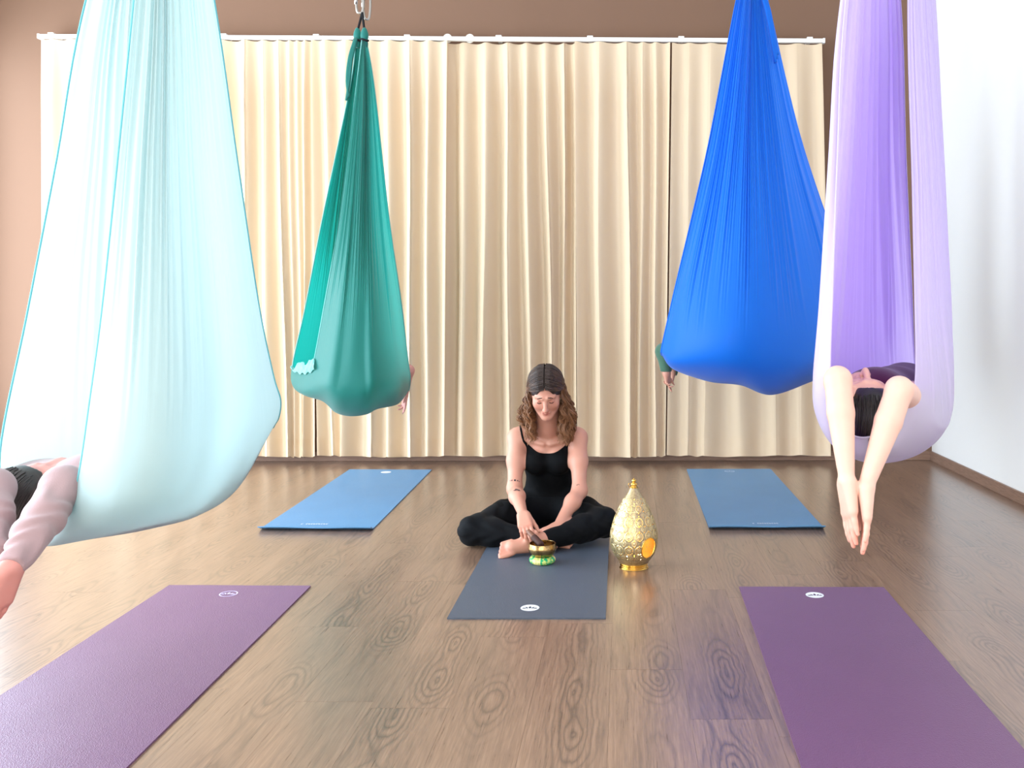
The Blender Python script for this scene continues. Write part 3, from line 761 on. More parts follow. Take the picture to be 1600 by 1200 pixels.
def sling(label, cols, us, m, hem_m=None, pleats=34, amp=0.010, fade=(0.10, 0.36), nu=300, nv=220, hem_r=0.0035, seed=1, group='aerial yoga hammocks', bumps=()):
    """cols: a column of (px,py,Y) points for each u, from one knot, under the body, to the other knot"""
    T = np.array([[P(*q) for q in c] for c in cols])                   # u, v, 3
    A = catmull(T.transpose(1, 0, 2), nv).transpose(1, 0, 2)           # refine v
    us = np.asarray(us, float); uq = np.linspace(0, 1, nu)
    pos = np.interp(uq, us, np.arange(len(us)))                        # refine u
    e = np.concatenate([[2*A[0]-A[1]], A, [2*A[-1]-A[-2]]]); i = np.minimum(pos.astype(int), len(us) - 2); f = (pos - i)[:, None, None]
    p0, p1, p2, p3 = e[i], e[i+1], e[i+2], e[i+3]
    S = 0.5*((2*p1)+(-p0+p2)*f+(2*p0-5*p1+4*p2-p3)*f*f+(-p0+3*p1-3*p2+p3)*f**3)
    du = np.gradient(S, axis=0); dv = np.gradient(S, axis=1); N = np.cross(du, dv); N /= np.linalg.norm(N, axis=2, keepdims=True) + 1e-9
    r = np.random.default_rng(seed); vq = np.linspace(0, 1, nv)
    w = np.zeros((nu, nv))
    for k in range(9):
        fq = pleats * r.uniform(0.35, 1.5); dr = r.uniform(-0.6, 0.6)
        w += r.uniform(0.4, 1) * np.sin(2 * np.pi * fq * uq[:, None] + r.uniform(0, 6.28) + dr * vq[None, :] * 5)
    w /= 2.0
    a = np.abs(vq - 0.5)[None, :] * np.ones((nu, 1))                    # 0 at the bottom, 0.5 at the knots
    lim = r.uniform(-0.05, 0.05, 40); lim = np.interp(uq, np.linspace(0, 1, 40), lim)[:, None]
    msk = np.clip((a + lim - (0.5 - fade[1])) / (fade[1] - fade[0]), 0, 1); msk = msk * msk * (3 - 2 * msk)
    wid = np.linalg.norm(S[-1] - S[0], axis=1); width = np.linalg.norm(du, axis=2).sum(0)
    S = S + N * (w * msk * np.minimum(amp, width[None, :] / pleats * 0.30))[:, :, None]
    for c, rad, h in bumps:
        d = np.linalg.norm(S - np.array(c), axis=2); S = S + N * (h * np.exp(-(d / rad) ** 2))[:, :, None]
    root = empty('aerial_hammock', tuple(S[nu // 2, nv // 2])); tag(root, label, 'hammock', group)
    idx = np.arange(nu * nv).reshape(nu, nv)
    F = np.stack([idx[:-1, :-1], idx[1:, :-1], idx[1:, 1:], idx[:-1, 1:]], -1).reshape(-1, 4)
    me = mesh_np('sling_cloth', S.reshape(-1, 3), F)
    uvl = me.uv_layers.new(name='UVMap'); UV = np.stack(np.meshgrid(uq, vq, indexing='ij'), -1).reshape(-1, 2)
    li = np.empty(len(me.loops), np.int32); me.loops.foreach_get('vertex_index', li); uvl.data.foreach_set('uv', UV[li].astype(np.float32).ravel())
    local(link('sling_cloth', me, m, root), root)
    for e_ in (0, -1):
        hm = MB().tube(S[e_][::2], hem_r, 6).build('hem', hem_m or m, root, True); local(hm, root)
    return root, S

m_strap = mat('black_webbing', (28, 28, 30), 0.8, 0.2)
m_steel = mat('carabiner_steel', (176, 172, 166), 0.28, 0.5, 1.0)
def knots(root, pts, m, r=0.03):
    """each cloth end is tied round a black loop"""
    for p in pts:
        p = np.array(p)
        MBk = MB().lathe(catmull([(0.004, 0.075), (r * 0.55, 0.066), (r * 0.95, 0.04), (r, 0.015), (r * 0.72, -0.005), (r * 0.95, -0.02), (r * 0.9, -0.05)], 24), tuple(p), 20)
        local(MBk.build('knot', m, root, True), root)
        a = np.linspace(0, 2 * np.pi, 25)[:-1]
        local(MB().tube([(p[0] + r * 0.86 * math.cos(q), p[1] + r * 0.86 * math.sin(q), p[2] - 0.006 + 0.004 * math.sin(2 * q)) for q in a], 0.0075, 8, closed=True).build('strap_loop', m_strap, root, True), root)

def suspension(root, p, m, z0):
    """webbing up to a ceiling plate"""
    b = MB(); p = np.array(p)
    b.box((p[0] - 0.012, p[1] - 0.003, z0), (p[0] + 0.012, p[1] + 0.003, ROOM_H - 0.04)); local(b.build('hanging_strap', m_strap, root), root)
    local(MB().lathe([(0.05, 0), (0.05, 0.012), (0.02, 0.02)], (p[0], p[1], ROOM_H - 0.021), 24).build('ceiling_plate', m_steel, root), root)

m_tealh = hammock_cloth('teal_edge_highlight', (120, 190, 184), (110, 205, 196), 0.3, sheen=0.3)  # paler than the cloth: highlight along the hem put into the colour
# teal ----------------------------------------------------------------
m_teal = hammock_cloth('teal_nylon', (46, 136, 128), (22, 165, 152), 0.48, stripe=0.7)
cols = [
 [(565.5,62,5.68),(556,140,5.62),(532,330,5.52),(508,470,5.40),(491,562,5.34),(484,577,5.38),(471,572,5.52),(457,573,5.72),(477,480,5.86),(505,335,5.86),(546,140,5.76),(557,62,5.72)],
 [(566,62,5.68),(557.5,140,5.61),(535,330,5.50),(512,470,5.37),(496,568,5.30),(487,600,5.33),(468,612,5.5),(458,588,5.75),(481,480,5.90),(509,335,5.90),(547,140,5.77),(557.4,62,5.72)],
 [(567,62,5.68),(562,140,5.60),(546,330,5.45),(530,470,5.26),(517,570,5.17),(508,610,5.20),(504,627,5.48),(498,600,5.95),(506,480,6.05),(522,335,5.98),(549,140,5.78),(558.2,62,5.72)],
 [(568.3,62,5.68),(568,140,5.58),(561,330,5.42),(556,470,5.24),(550,570,5.15),(547,624,5.17),(547,650,5.45),(548,610,6.0),(550,480,6.12),(548,335,6.02),(554,140,5.79),(559,62,5.72)],
 [(569.5,62,5.68),(574,140,5.60),(577,330,5.46),(582,470,5.28),(586,570,5.18),(590,612,5.22),(590,639,5.52),(590,605,6.12),(585,480,6.18),(572,335,6.06),(560,140,5.80),(560,62,5.72)],
 [(570.8,62,5.69),(580,140,5.64),(594,330,5.62),(608,470,5.5),(619,570,5.44),(624,606,5.5),(622,631,5.75),(622,600,6.2),(610,480,6.22),(592,335,6.08),(566,140,5.80),(561,62,5.72)],
 [(572.5,62,5.70),(585,140,5.70),(606,330,5.78),(626,470,5.88),(637,560,5.92),(641,590,5.98),(639,610,6.1),(639,590,6.2),(628,480,6.14),(606,335,5.98),(575,140,5.80),(562,62,5.72)],
]
def avg(a, b): return [tuple((p + q) / 2 for p, q in zip(x, y)) for x, y in zip(a, b)]
ca, cb = avg(cols[2], cols[3]), avg(cols[3], cols[4])
ca[5], ca[6], ca[7] = (526,622,5.17), (524,644,5.46), (522,606,5.98)
cb[5], cb[6], cb[7] = (571,622,5.18), (573,647,5.48), (570,608,6.06)
cols = cols[:3] + [ca, cols[3], cb] + cols[4:]
teal, S_ = sling('teal hammock gathered to a double knot under two carabiners, closed around a person', cols, [0, .07, .22, .33, .44, .55, .66, .85, 1], m_teal, m_tealh, pleats=30, amp=0.012, fade=(0.09, 0.30), hem_r=0.004, seed=4)
kn = [P(558.5, 62, 5.72), P(569.5, 62, 5.70)]
knots(teal, kn, m_teal, 0.024)
b = MB()
for k in range(3):
    pts = catmull([kn[0] + [-0.004*k, -0.02, 0], P(550 - 2*k, 90, 5.66), P(546 - 2*k, 125, 5.65), P(541 + 2 * k, 157 - 3 * k, 5.65)], 20); b.tube(pts, np.linspace(0.010, 0.0085, 20), 7)
local(b.build('loose_tail', m_teal, teal, True), teal)
tp = P(566, 22, 5.71)
for p in kn: 
    b = MB().tube(catmull([p + [0, 0, 0.05], p * 0.5 + tp * 0.5 + [0, 0, 0.03], tp + [0, 0, 0.01]], 14), 0.0075, 8); local(b.build('strap_loop', m_strap, teal, True), teal)
def carabiner(c, hw, hh, label, tilt, gatecol):
    root = empty('carabiner', tuple(c)); tag(root, label, 'carabiner', 'carabiners above the teal hammock')
    pts = []
    for k in range(40):
        a = 2 * math.pi * k / 40; x = math.copysign(abs(math.cos(a)) ** 0.6, math.cos(a)) * hw; z = math.copysign(abs(math.sin(a)) ** 0.9, math.sin(a)) * hh
        pts.append((x * math.cos(tilt), x * math.sin(tilt), z))
    MB().tube(pts, 0.0075, 10, closed=True).build('ring', m_steel, root, True)
    MB().tube([(-hw * math.cos(tilt), -hw * math.sin(tilt), -hh * 0.35), (-hw * math.cos(tilt), -hw * math.sin(tilt), hh * 0.25)], 0.0115, 12).build('screw_gate', gatecol, root, True)
carabiner(P(562, 0, 5.71), 0.022, 0.082, 'front steel carabiner holding the black loops of the teal hammock', 0.2, m_steel)
carabiner(P(573, 3, 5.76), 0.024, 0.110, 'rear steel carabiner behind the other one, above the teal hammock', 0.7, m_steel)
suspension(teal, P(566, -20, 5.73), m_teal, P(566, -12, 5.73)[2])

nr_, nc_ = 14, 60; V = np.zeros((nr_, nc_, 3))                        # the bunched edge over the foot end
for i in range(nc_):
    f = i / (nc_ - 1); a0 = P(456 + 36 * f, 572 - 10 * f + 3 * math.sin(f * 13), 5.66 - 0.34 * f); a1 = P(455 + 36 * f, 578 + 6 * math.sin(f * 3.1), 5.60 - 0.31 * f)
    for j in range(nr_):
        w_ = j / (nr_ - 1); p = a0 * (1 - w_) + a1 * w_; p[1] -= 0.018 * math.sin(math.pi * w_) + 0.010 * math.sin(f * 34 + 5 * w_) * (1 - w_) ; p[2] += 0.006 * math.sin(f * 27 + 1); V[j, i] = p
ii_ = np.arange(nr_ * nc_).reshape(nr_, nc_)
local(link('gathered_edge', mesh_np('gathered_edge', V.reshape(-1, 3), np.stack([ii_[:-1, :-1], ii_[:-1, 1:], ii_[1:, 1:], ii_[1:, :-1]], -1).reshape(-1, 4)), m_tealh, teal), teal)

# blue ----------------------------------------------------------------
m_bluecl = hammock_cloth('royal_blue_nylon', (0, 120, 226), (0, 140, 246), 0.42, stripe=0.75)
cols = [
 [(1166,-45,5.22),(1151,0,5.16),(1107,229,5.05),(1053,458,4.98),(1035,538,4.98),(1033,552,5.00),(1034,553,5.10),(1036,546,5.2),(1056,458,5.28),(1110,229,5.3),(1154,0,5.26),(1168,-45,5.24)],
 [(1168,-45,5.22),(1157,0,5.14),(1121,229,4.98),(1077,440,4.88),(1061,540,4.85),(1052,572,4.92),(1056,577,5.10),(1062,560,5.35),(1080,458,5.48),(1124,229,5.42),(1159,0,5.28),(1169,-45,5.24)],
 [(1171,-45,5.22),(1166,0,5.12),(1143,229,4.92),(1120,440,4.78),(1112,540,4.72),(1106,580,4.82),(1108,596,5.08),(1110,570,5.5),(1122,458,5.62),(1146,229,5.50),(1167,0,5.30),(1171,-45,5.24)],
 [(1174,-45,5.22),(1173,0,5.11),(1165,229,4.90),(1160,440,4.74),(1157,540,4.68),(1155,585,4.78),(1157,602,5.08),(1157,580,5.55),(1160,458,5.66),(1166,229,5.52),(1173,0,5.30),(1173,-45,5.24)],
 [(1177,-45,5.22),(1180,0,5.12),(1189,229,4.92),(1200,440,4.78),(1204,540,4.74),(1205,592,4.84),(1205,617,5.12),(1204,585,5.55),(1200,458,5.66),(1188,229,5.52),(1180,0,5.30),(1176,-45,5.24)],
 [(1180,-45,5.23),(1188,0,5.15),(1216,229,5.00),(1246,440,4.92),(1262,540,4.9),(1266,578,4.98),(1266,597,5.2),(1264,575,5.55),(1246,458,5.66),(1214,229,5.50),(1187,0,5.30),(1178,-45,5.24)],
 [(1183,-45,5.24),(1194,0,5.20),(1238,215,5.14),(1289,400,5.14),(1314,520,5.16),(1320,560,5.24),(1318,573,5.36),(1315,560,5.55),(1288,420,5.62),(1236,225,5.46),(1193,0,5.30),(1180,-45,5.25)],
 [(1185,-45,5.26),(1199,0,5.25),(1250,210,5.28),(1308,390,5.34),(1336,505,5.38),(1344,540,5.42),(1343,548,5.46),(1342,538,5.5),(1308,400,5.50),(1250,215,5.40),(1199,0,5.31),(1182,-45,5.26)],
]
blue, S_ = sling('royal blue hammock spread wide and closed around a person', cols, [0, .12, .28, .43, .58, .76, .92, 1], m_bluecl, pleats=40, amp=0.019, fade=(0.09, 0.33), hem_r=0.004, seed=9)
knots(blue, [P(1171, -48, 5.23), P(1178, -48, 5.25)], m_bluecl, 0.03)
b = MB()
for k in range(3):
    pts = catmull([P(1180, -40, 5.19), P(1196 + k * 2, 10, 5.12), P(1205 + k * 2, 55, 5.10), P(1212 + k * 1.5, 98 - 6 * k, 5.10)], 20); b.tube(pts, np.linspace(0.012, 0.009, 20), 7)
local(b.build('loose_tail', m_bluecl, blue, True), blue)
suspension(blue, P(1174, -60, 5.24), m_bluecl, P(1174, -62, 5.24)[2])

# mint ----------------------------------------------------------------
m_mint = hammock_cloth('pale_mint_nylon', (186, 204, 204), (184, 212, 212), 0.46, stripe=0.30, sheen=0.15)
m_minth = hammock_cloth('mint_hem', (120, 196, 204), (120, 210, 214), 0.3, sheen=0.1)
cols = [
 [(252,-400,2.86),(210,0,2.66),(184,250,2.52),(160,480,2.42),(140,630,2.36),(124,738,2.34),(110,785,2.36),(74,838,2.44),(27,829,2.56),(13,796,2.66),(0,704,2.72),(42,490,2.80),(87,250,2.86),(132,0,2.90),(246,-400,2.92)],
 [(252.5,-400,2.86),(216,0,2.65),(193,250,2.50),(172,480,2.38),(154,630,2.31),(140,740,2.28),(124,800,2.31),(88,850,2.44),(50,846,2.62),(36,812,2.80),(24,704,2.88),(60,490,2.94),(100,250,2.96),(140,0,2.95),(246,-400,2.93)],
 [(254,-400,2.86),(236,0,2.63),(221,250,2.46),(209,480,2.32),(200,630,2.24),(190,745,2.22),(178,805,2.27),(160,836,2.46),(140,838,2.78),(128,800,3.02),(110,690,3.12),(118,490,3.14),(140,250,3.10),(168,0,3.02),(247.5,-400,2.94)],
 [(256,-400,2.86),(262,0,2.64),(262,250,2.48),(264,480,2.34),(264,630,2.26),(258,745,2.25),(250,800,2.34),(238,822,2.60),(228,824,2.98),(222,785,3.22),(214,690,3.30),(208,490,3.28),(206,250,3.2),(208,0,3.06),(249.5,-400,2.94)],
 [(258,-400,2.87),(290,0,2.68),(304,250,2.56),(320,480,2.46),(328,630,2.40),(324,735,2.42),(318,785,2.54),(310,805,2.80),(306,800,3.10),(302,765,3.28),(300,680,3.36),(290,490,3.34),(275,250,3.24),(252,0,3.08),(251.5,-400,2.94)],
 [(260,-400,2.88),(314,0,2.76),(340,250,2.70),(366,480,2.66),(382,620,2.66),(382,705,2.74),(376,745,2.88),(372,762,3.0),(374,755,3.14),(374,725,3.24),(376,650,3.28),(356,490,3.28),(330,250,3.20),(290,0,3.06),(253.5,-400,2.94)],
 [(262,-400,2.90),(333,0,2.88),(369,250,2.90),(402,470,2.94),(426,584,2.98),(438,624,3.00),(436,650,3.04),(430,662,3.08),(426,668,3.12),(424,655,3.16),(428,610,3.18),(398,470,3.16),(364,250,3.10),(326,0,3.02),(255.5,-400,2.94)],
]
mint, S_mint = sling('large pale mint hammock in the left foreground with a person leaning out of it', cols, [0, .05, .22, .45, .66, .86, 1], m_mint, m_minth, pleats=22, amp=0.0045, fade=(0.10, 0.30), hem_r=0.0032, seed=12)
knots(mint, [P(249, -405, 2.92), P(258, -405, 2.88)], m_mint, 0.03)
suspension(mint, P(253, -420, 2.90), m_mint, P(253, -426, 2.9)[2])

# lilac ---------------------------------------------------------------
m_lil = hammock_cloth('lilac_nylon', (232, 223, 244), (170, 130, 228), 0.40, stripe=0.30, sheen=0.2)
cols = [
 [(1366,-350,3.0),(1324,0,2.80),(1311,250,2.66),(1302,450,2.56),(1297,560,2.52),(1299,620,2.52),(1318,668,2.54),(1348,684,2.58),(1388,668,2.60),(1420,630,2.60),(1431,585,2.62),(1429,470,2.68),(1424,290,2.76),(1418,0,2.88),(1428,-350,3.0)],
 [(1366.5,-350,3.0),(1318,0,2.84),(1299,250,2.72),(1282,460,2.66),(1270,590,2.62),(1275,650,2.62),(1304,698,2.62),(1350,716,2.66),(1402,702,2.66),(1440,655,2.66),(1446,600,2.68),(1440,480,2.72),(1432,290,2.80),(1424,0,2.90),(1428.5,-350,3.0)],
 [(1368,-350,3.0),(1330,0,2.92),(1312,250,2.88),(1298,460,2.90),(1288,585,2.90),(1296,650,2.92),(1326,704,2.92),(1372,724,2.92),(1426,712,2.90),(1466,680,2.86),(1476,640,2.86),(1461,480,2.88),(1448,290,2.90),(1434,0,2.95),(1429.5,-350,3.0)],
 [(1370,-350,3.0),(1348,0,3.02),(1338,250,3.08),(1330,460,3.14),(1326,580,3.18),(1336,640,3.18),(1362,690,3.16),(1402,712,3.12),(1444,702,3.08),(1480,665,3.04),(1490,610,3.04),(1476,480,3.04),(1460,290,3.02),(1442,0,3.01),(1430,-350,3.0)],
 [(1372,-350,3.0),(1368,0,3.10),(1364,250,3.26),(1364,460,3.42),(1366,570,3.5),(1376,620,3.5),(1396,660,3.46),(1422,676,3.4),(1452,668,3.34),(1480,635,3.3),(1490,590,3.28),(1483,480,3.24),(1468,290,3.16),(1450,0,3.06),(1431,-350,3.0)],
 [(1374,-350,3.0),(1386,0,3.16),(1388,250,3.38),(1398,460,3.60),(1402,560,3.72),(1410,632,3.74),(1422,662,3.7),(1440,668,3.64),(1460,658,3.58),(1478,622,3.52),(1486,560,3.48),(1485,480,3.42),(1473,290,3.28),(1456,0,3.10),(1432,-350,3.0)],
 [(1376,-350,3.0),(1402,0,3.2),(1410,250,3.46),(1421,450,3.72),(1427,545,3.86),(1432,612,3.88),(1440,632,3.86),(1450,636,3.8),(1462,628,3.74),(1474,596,3.68),(1480,540,3.64),(1482,470,3.54),(1474,290,3.36),(1460,0,3.14),(1433,-350,3.0)],
]
lil, S_lil = sling('lilac hammock at the right with bare arms reaching down out of it', cols, [0, .09, .28, .48, .68, .86, 1], m_lil, pleats=22, amp=0.009, fade=(0.10, 0.32), hem_r=0.003, seed=21)
knots(lil, [P(1370, -355, 3.0), P(1430, -355, 3.0)], m_lil, 0.03)
for p in (P(1370, -372, 3.0), P(1430, -372, 3.0)): suspension(lil, p, m_lil, p[2] - 0.02)
# ------------------------------------------------------------------ people
def skin(name, rgb):
    m = mat(name, rgb, 0.48, 0.4); t = NT(m)
    at = t.n('ShaderNodeAttribute', {'attribute_name': 'tone'})
    nz = t.n('ShaderNodeTexNoise', Scale=26.0, Detail=3.0); tc = t.n('ShaderNodeTexCoord'); t.set(nz.inputs['Vector'], tc.outputs['Object'])
    c = t.mix(nz, (*lin(rgb), 1), (*lin((min(255, rgb[0] + 4), rgb[1] - 10, rgb[2] - 10)), 1))
    t.set(t.b.inputs['Base Color'], t.mix(1.0, c, at.outputs['Color'], 'MULTIPLY'))
    t.b.inputs['Subsurface Weight'].default_value = 0.12; t.b.inputs['Subsurface Radius'].default_value = (0.02, 0.008, 0.005); t.b.inputs['Subsurface Scale'].default_value = 0.5
    return m
def blobs(V, spots):
    c = np.ones((len(V), 3), np.float32)
    for p, r, col in spots:
        w = np.exp(-(np.linalg.norm(V - np.asarray(p), axis=1) / r) ** 2)[:, None]; c = c * (1 - w) + c * np.array(col) * w
    return c
def cloth(name, rgb, rough=0.8, sheen=0.2, scale=260.0, bump=0.25):
    m = mat(name, rgb, rough, 0.12); t = NT(m); tc = t.n('ShaderNodeTexCoord')
    nz = t.n('ShaderNodeTexNoise', Scale=scale, Detail=2.0); t.set(nz.inputs['Vector'], tc.outputs['Object'])
    n2 = t.n('ShaderNodeTexNoise', Scale=14.0, Detail=3.0); t.set(n2.inputs['Vector'], tc.outputs['Object'])
    t.set(t.b.inputs['Normal'], t.bump(t.math('ADD', t.math('MULTIPLY', nz, 0.3), n2), bump, 0.006)); t.b.inputs['Sheen Weight'].default_value = sheen
    return m
m_skin = skin('warm_skin', (196, 147, 126)); m_skin_pale = skin('pale_skin', (226, 190, 172)); m_skin_pink = skin('pink_skin', (206, 152, 143))
m_black = cloth('black_jersey', (6, 7, 9), 0.8, 0.0); m_black2 = cloth('black_leggings', (7, 9, 13), 0.75, 0.02)
m_mauve = cloth('mauve_jersey', (166, 140, 142), 0.85, 0.3); m_maroon = cloth('maroon_jersey', (78, 26, 62), 0.8, 0.3); m_green = cloth('green_knit', (70, 104, 86), 0.9, 0.3)
m_grey = cloth('grey_jersey', (120, 118, 124), 0.9, 0.3); m_navy = cloth('navy_jersey', (44, 52, 70), 0.9, 0.2)
def hair_mat(name, root, tip, rough=0.42):
    m = mat(name, root, rough, 0.5); t = NT(m); at = t.n('ShaderNodeAttribute', {'attribute_name': 'along'})
    nz = t.n('ShaderNodeTexNoise', Scale=70.0, Detail=3.0); tc = t.n('ShaderNodeTexCoord'); t.set(nz.inputs['Vector'], tc.outputs['Object'])
    f = t.math('ADD', at.outputs['Fac'], t.math('MULTIPLY', t.math('SUBTRACT', nz, 0.5), 0.5))
    t.set(t.b.inputs['Base Color'], t.ramp(f, [(0.15, lin(root)), (0.95, lin(tip))])); t.set(t.b.inputs['Normal'], t.bump(nz, 0.3, 0.004)); return m
m_hair = hair_mat('brown_curls', (46, 31, 25), (142, 96, 62)); m_hair2 = hair_mat('dark_hair', (52, 45, 44), (96, 84, 78)); m_hair3 = hair_mat('black_hair', (22, 17, 18), (40, 32, 32))

def strands(paths, r0, m, name, parent, n=4):
    """many fine tubes in one mesh with root to tip coordinate"""
    Vs, Fs, al, off = [], [], [], 0
    for p, rad, *sh_ in paths:
        V, F = tube_np(p, np.linspace(rad, rad * 0.55, len(p)), n, False)
        Vs.append(V); Fs.append(np.array(F) + off); off += len(V); al.append(np.repeat(np.linspace(0, 1, len(p)) + (sh_[0] * np.linspace(0, 1, len(p)) if sh_ else 0), n))
    me = mesh_np(name, np.concatenate(Vs), np.concatenate(Fs))
    a = me.attributes.new('along', 'FLOAT', 'POINT'); a.data.foreach_set('value', np.concatenate(al).astype(np.float32))
    return link(name, me, m, parent)

# ---- the seated woman -------------------------------------------------------
S = Body()
xc = -0.392
hips = [np.array((-0.475, 4.85, 0.105)), np.array((-0.315, 4.85, 0.105))]
S.ell((xc, 4.875, 0.115), (0.168, 0.115, 0.105), None, 0.04, 'torso')
S.ell((xc, 4.845, 0.235), (0.118, 0.088, 0.12), None, 0.06, 'torso')
S.ell((xc, 4.800, 0.365), (0.126, 0.088, 0.125), None, 0.05, 'torso')
S.ell((xc, 4.775, 0.455), (0.142, 0.076, 0.065), None, 0.05, 'torso')
for s in (-1, 1): S.ell((xc + 0.062 * s, 4.705, 0.372), (0.056, 0.050, 0.056), None, 0.035, 'torso')
sh = [np.array((-0.552, 4.745, 0.492)), np.array((-0.236, 4.745, 0.492))]
for p in sh: S.cone((xc + (p[0] - xc) * 0.3, 4.775, 0.500), p, 0.046, 0.042, 0.045, 'torso')
S.cone((xc + 0.002, 4.755, 0.50), (xc + 0.004, 4.655, 0.635), 0.050, 0.046, 0.05, 'neck')
for s in (-1, 1): S.cone((xc + 0.02 * s, 4.745, 0.570), (xc + 0.125 * s, 4.765, 0.512), 0.028, 0.028, 0.05, 'neck')
for s in (-1, 1): S.cone((xc + 0.018 * s, 4.690, 0.468), (xc + 0.13 * s, 4.712, 0.492), 0.008, 0.008, 0.022, 'neck')
hc = np.array(((853 - CX) / FPX * 4.56, 4.565, 0.742)); hf = nrm((0.03, -0.86, -0.50)); hu = nrm((-0.02, -0.50, 0.86))
q = head(S, hc, hf, hu)
S.cone(q(0, -0.035, -0.05), (xc + 0.003, 4.70, 0.56), 0.050, 0.048, 0.04, 'head')
el = [P(804, 764, 4.63), P(905.5, 767, 4.61)]; wr = [P(817.0, 803, 4.365), P(871, 823, 4.41)]
for i in (0, 1):
    m1 = sh[i] * 0.55 + el[i] * 0.45
    S.cone(sh[i], m1, 0.045, 0.043, 0.03, 'arm'); S.cone(m1, el[i], 0.042, 0.034, 0.03, 'arm')
    m2 = el[i] * 0.68 + wr[i] * 0.32
    S.cone(el[i], m2, 0.035, 0.037, 0.03, 'arm'); S.cone(m2, wr[i], 0.036, 0.0225, 0.03, 'arm')
# right hand closes on the mallet, left hand rests on the ankle
grip = M0 + md * 0.150
d_r = nrm((0.22, -0.80, -0.50))
hand(S, wr[0], d_r, (0.28, -0.35, -0.90), -1, per=[(10, 22, 14), (14, 26, 16), (20, 30, 20), (28, 34, 22)], spread=2, sc=0.96, thumb=(0.42, 0.82, 0.40))
hand(S, wr[1], (-0.52, -0.42, -0.62), (-0.30, 0.55, -0.60), 1, curl=(34, 38, 24), spread=5, sc=0.95, thumb=(0.6, 0.75, 0.2))
kn_ = [P(739, 829, 4.485), P(944, 816, 4.52)]
an = [np.array((-0.44, 4.425, 0.052)), np.array((-0.385, 4.335, 0.060))]
for i in (0, 1):
    m1 = hips[i] * 0.5 + kn_[i] * 0.5 + np.array((0, 0, 0.004))
    S.cone(hips[i], m1, 0.090, 0.078, 0.04, 'leg'); S.cone(m1, kn_[i], 0.078, 0.060, 0.04, 'leg')
    m2 = kn_[i] * 0.65 + an[i] * 0.35 + np.array((0, 0.01, 0.0))
    S.cone(kn_[i], m2, 0.058, 0.057, 0.035, 'leg'); S.cone(m2, an[i], 0.057, 0.036, 0.03, 'leg')
def foot(a, heel, ball, toes, up):
    S.cone(a, heel, 0.034, 0.028, 0.02, 'foot'); S.cone(a, ball, 0.032, 0.024, 0.03, 'foot'); S.cone(heel, ball, 0.028, 0.026, 0.03, 'foot')
    side = nrm(np.cross(ball - heel, up))
    for k in range(5):
        o = side * (k - 2) * 0.0165; S.cone(ball + o * 0.85, toes + o - nrm(toes - ball) * 0.006 * abs(k - 0.6), 0.0125, 0.0098 if k else 0.0125, 0.008, 'foot')
foot(an[1], np.array((-0.352, 4.355, 0.040)), np.array((-0.520, 4.285, 0.046)), np.array((-0.578, 4.265, 0.030)), np.array((0.1, -0.75, 0.65)))
foot(an[0], np.array((-0.45, 4.47, 0.036)), np.array((-0.30, 4.44, 0.038)), np.array((-0.24, 4.44, 0.028)), np.array((-0.1, -0.5, 0.8)))
G = Grid((-0.86, 4.18, 0.0), (0.02, 5.02, 0.90), 0.0033)
D = S.field(G); X_, Y_, Z_ = G.xyz()
D = np.maximum(D, 0.0062 - Z_ - 0.0)                                   # sits on the mat
lipc = q(0, 0.088, -0.067)
tone = lambda V: blobs(V, [(q(-0.010, 0.086, -0.063), 0.008, (0.86, 0.55, 0.56)), (q(0.010, 0.086, -0.063), 0.008, (0.86, 0.55, 0.56)), (q(0, 0.09, -0.072), 0.009, (0.90, 0.58, 0.58)),
    (q(0.04, 0.065, -0.03), 0.026, (0.97, 0.80, 0.78)), (q(-0.04, 0.065, -0.03), 0.026, (0.97, 0.80, 0.78)), (q(0, 0.108, -0.036), 0.012, (1, 0.88, 0.85)),
    (q(0.031, 0.084, 0.004), 0.010, (0.84, 0.72, 0.70)), (q(-0.031, 0.084, 0.004), 0.010, (0.84, 0.72, 0.70)),
    (wr[0] + d_r * 0.10, 0.05, (0.98, 0.86, 0.83)), (wr[1] + np.array((-0.04, -0.03, -0.05)), 0.05, (0.98, 0.86, 0.83)), (np.array((-0.575, 4.262, 0.03)), 0.04, (0.97, 0.82, 0.80))])
woman = skin_mesh('person', G, D, m_skin, None, tone)
tag(woman, 'woman with long curly brown hair in black tank top sitting cross-legged, playing a bowl', 'person')
# clothes
Dt = S.field(G, ('torso', 'neck', 'leg'), pad=0.03)
ax_ = np.abs(X_ - xc)
zn = 0.418 + 0.070 * np.clip(ax_ / 0.118, 0, 2) ** 2.2                 # scooped neckline
arm_cut = ax_ - np.where(Z_ > 0.36, 0.150 - 0.30 * np.clip(Z_ - 0.36, 0, 0.1), 0.30)
tank = np.maximum(np.maximum(Dt - 0.0055, Z_ - zn), np.maximum(arm_cut, 0.165 - Z_))
strap = np.maximum(np.maximum(Dt - 0.0065, np.abs(ax_ - (0.113 + 0.30 * np.clip(Z_ - 0.46, 0, 0.2))) - 0.0055), 0.45 - Z_)
skin_mesh('tank_top', G, np.minimum(tank, strap), m_black, woman)
Dl = Dt
fold = 0.0022 * np.sin(X_ * 70 + Y_ * 55 + np.sin(Z_ * 60) * 2) * np.clip((np.abs(X_ - xc) - 0.08) / 0.1, 0, 1)
legs_ = np.maximum(np.maximum(Dl - 0.0065 + fold, Z_ - 0.185), 0.0058 - Z_)
skin_mesh('leggings', G, legs_, m_black2, woman)
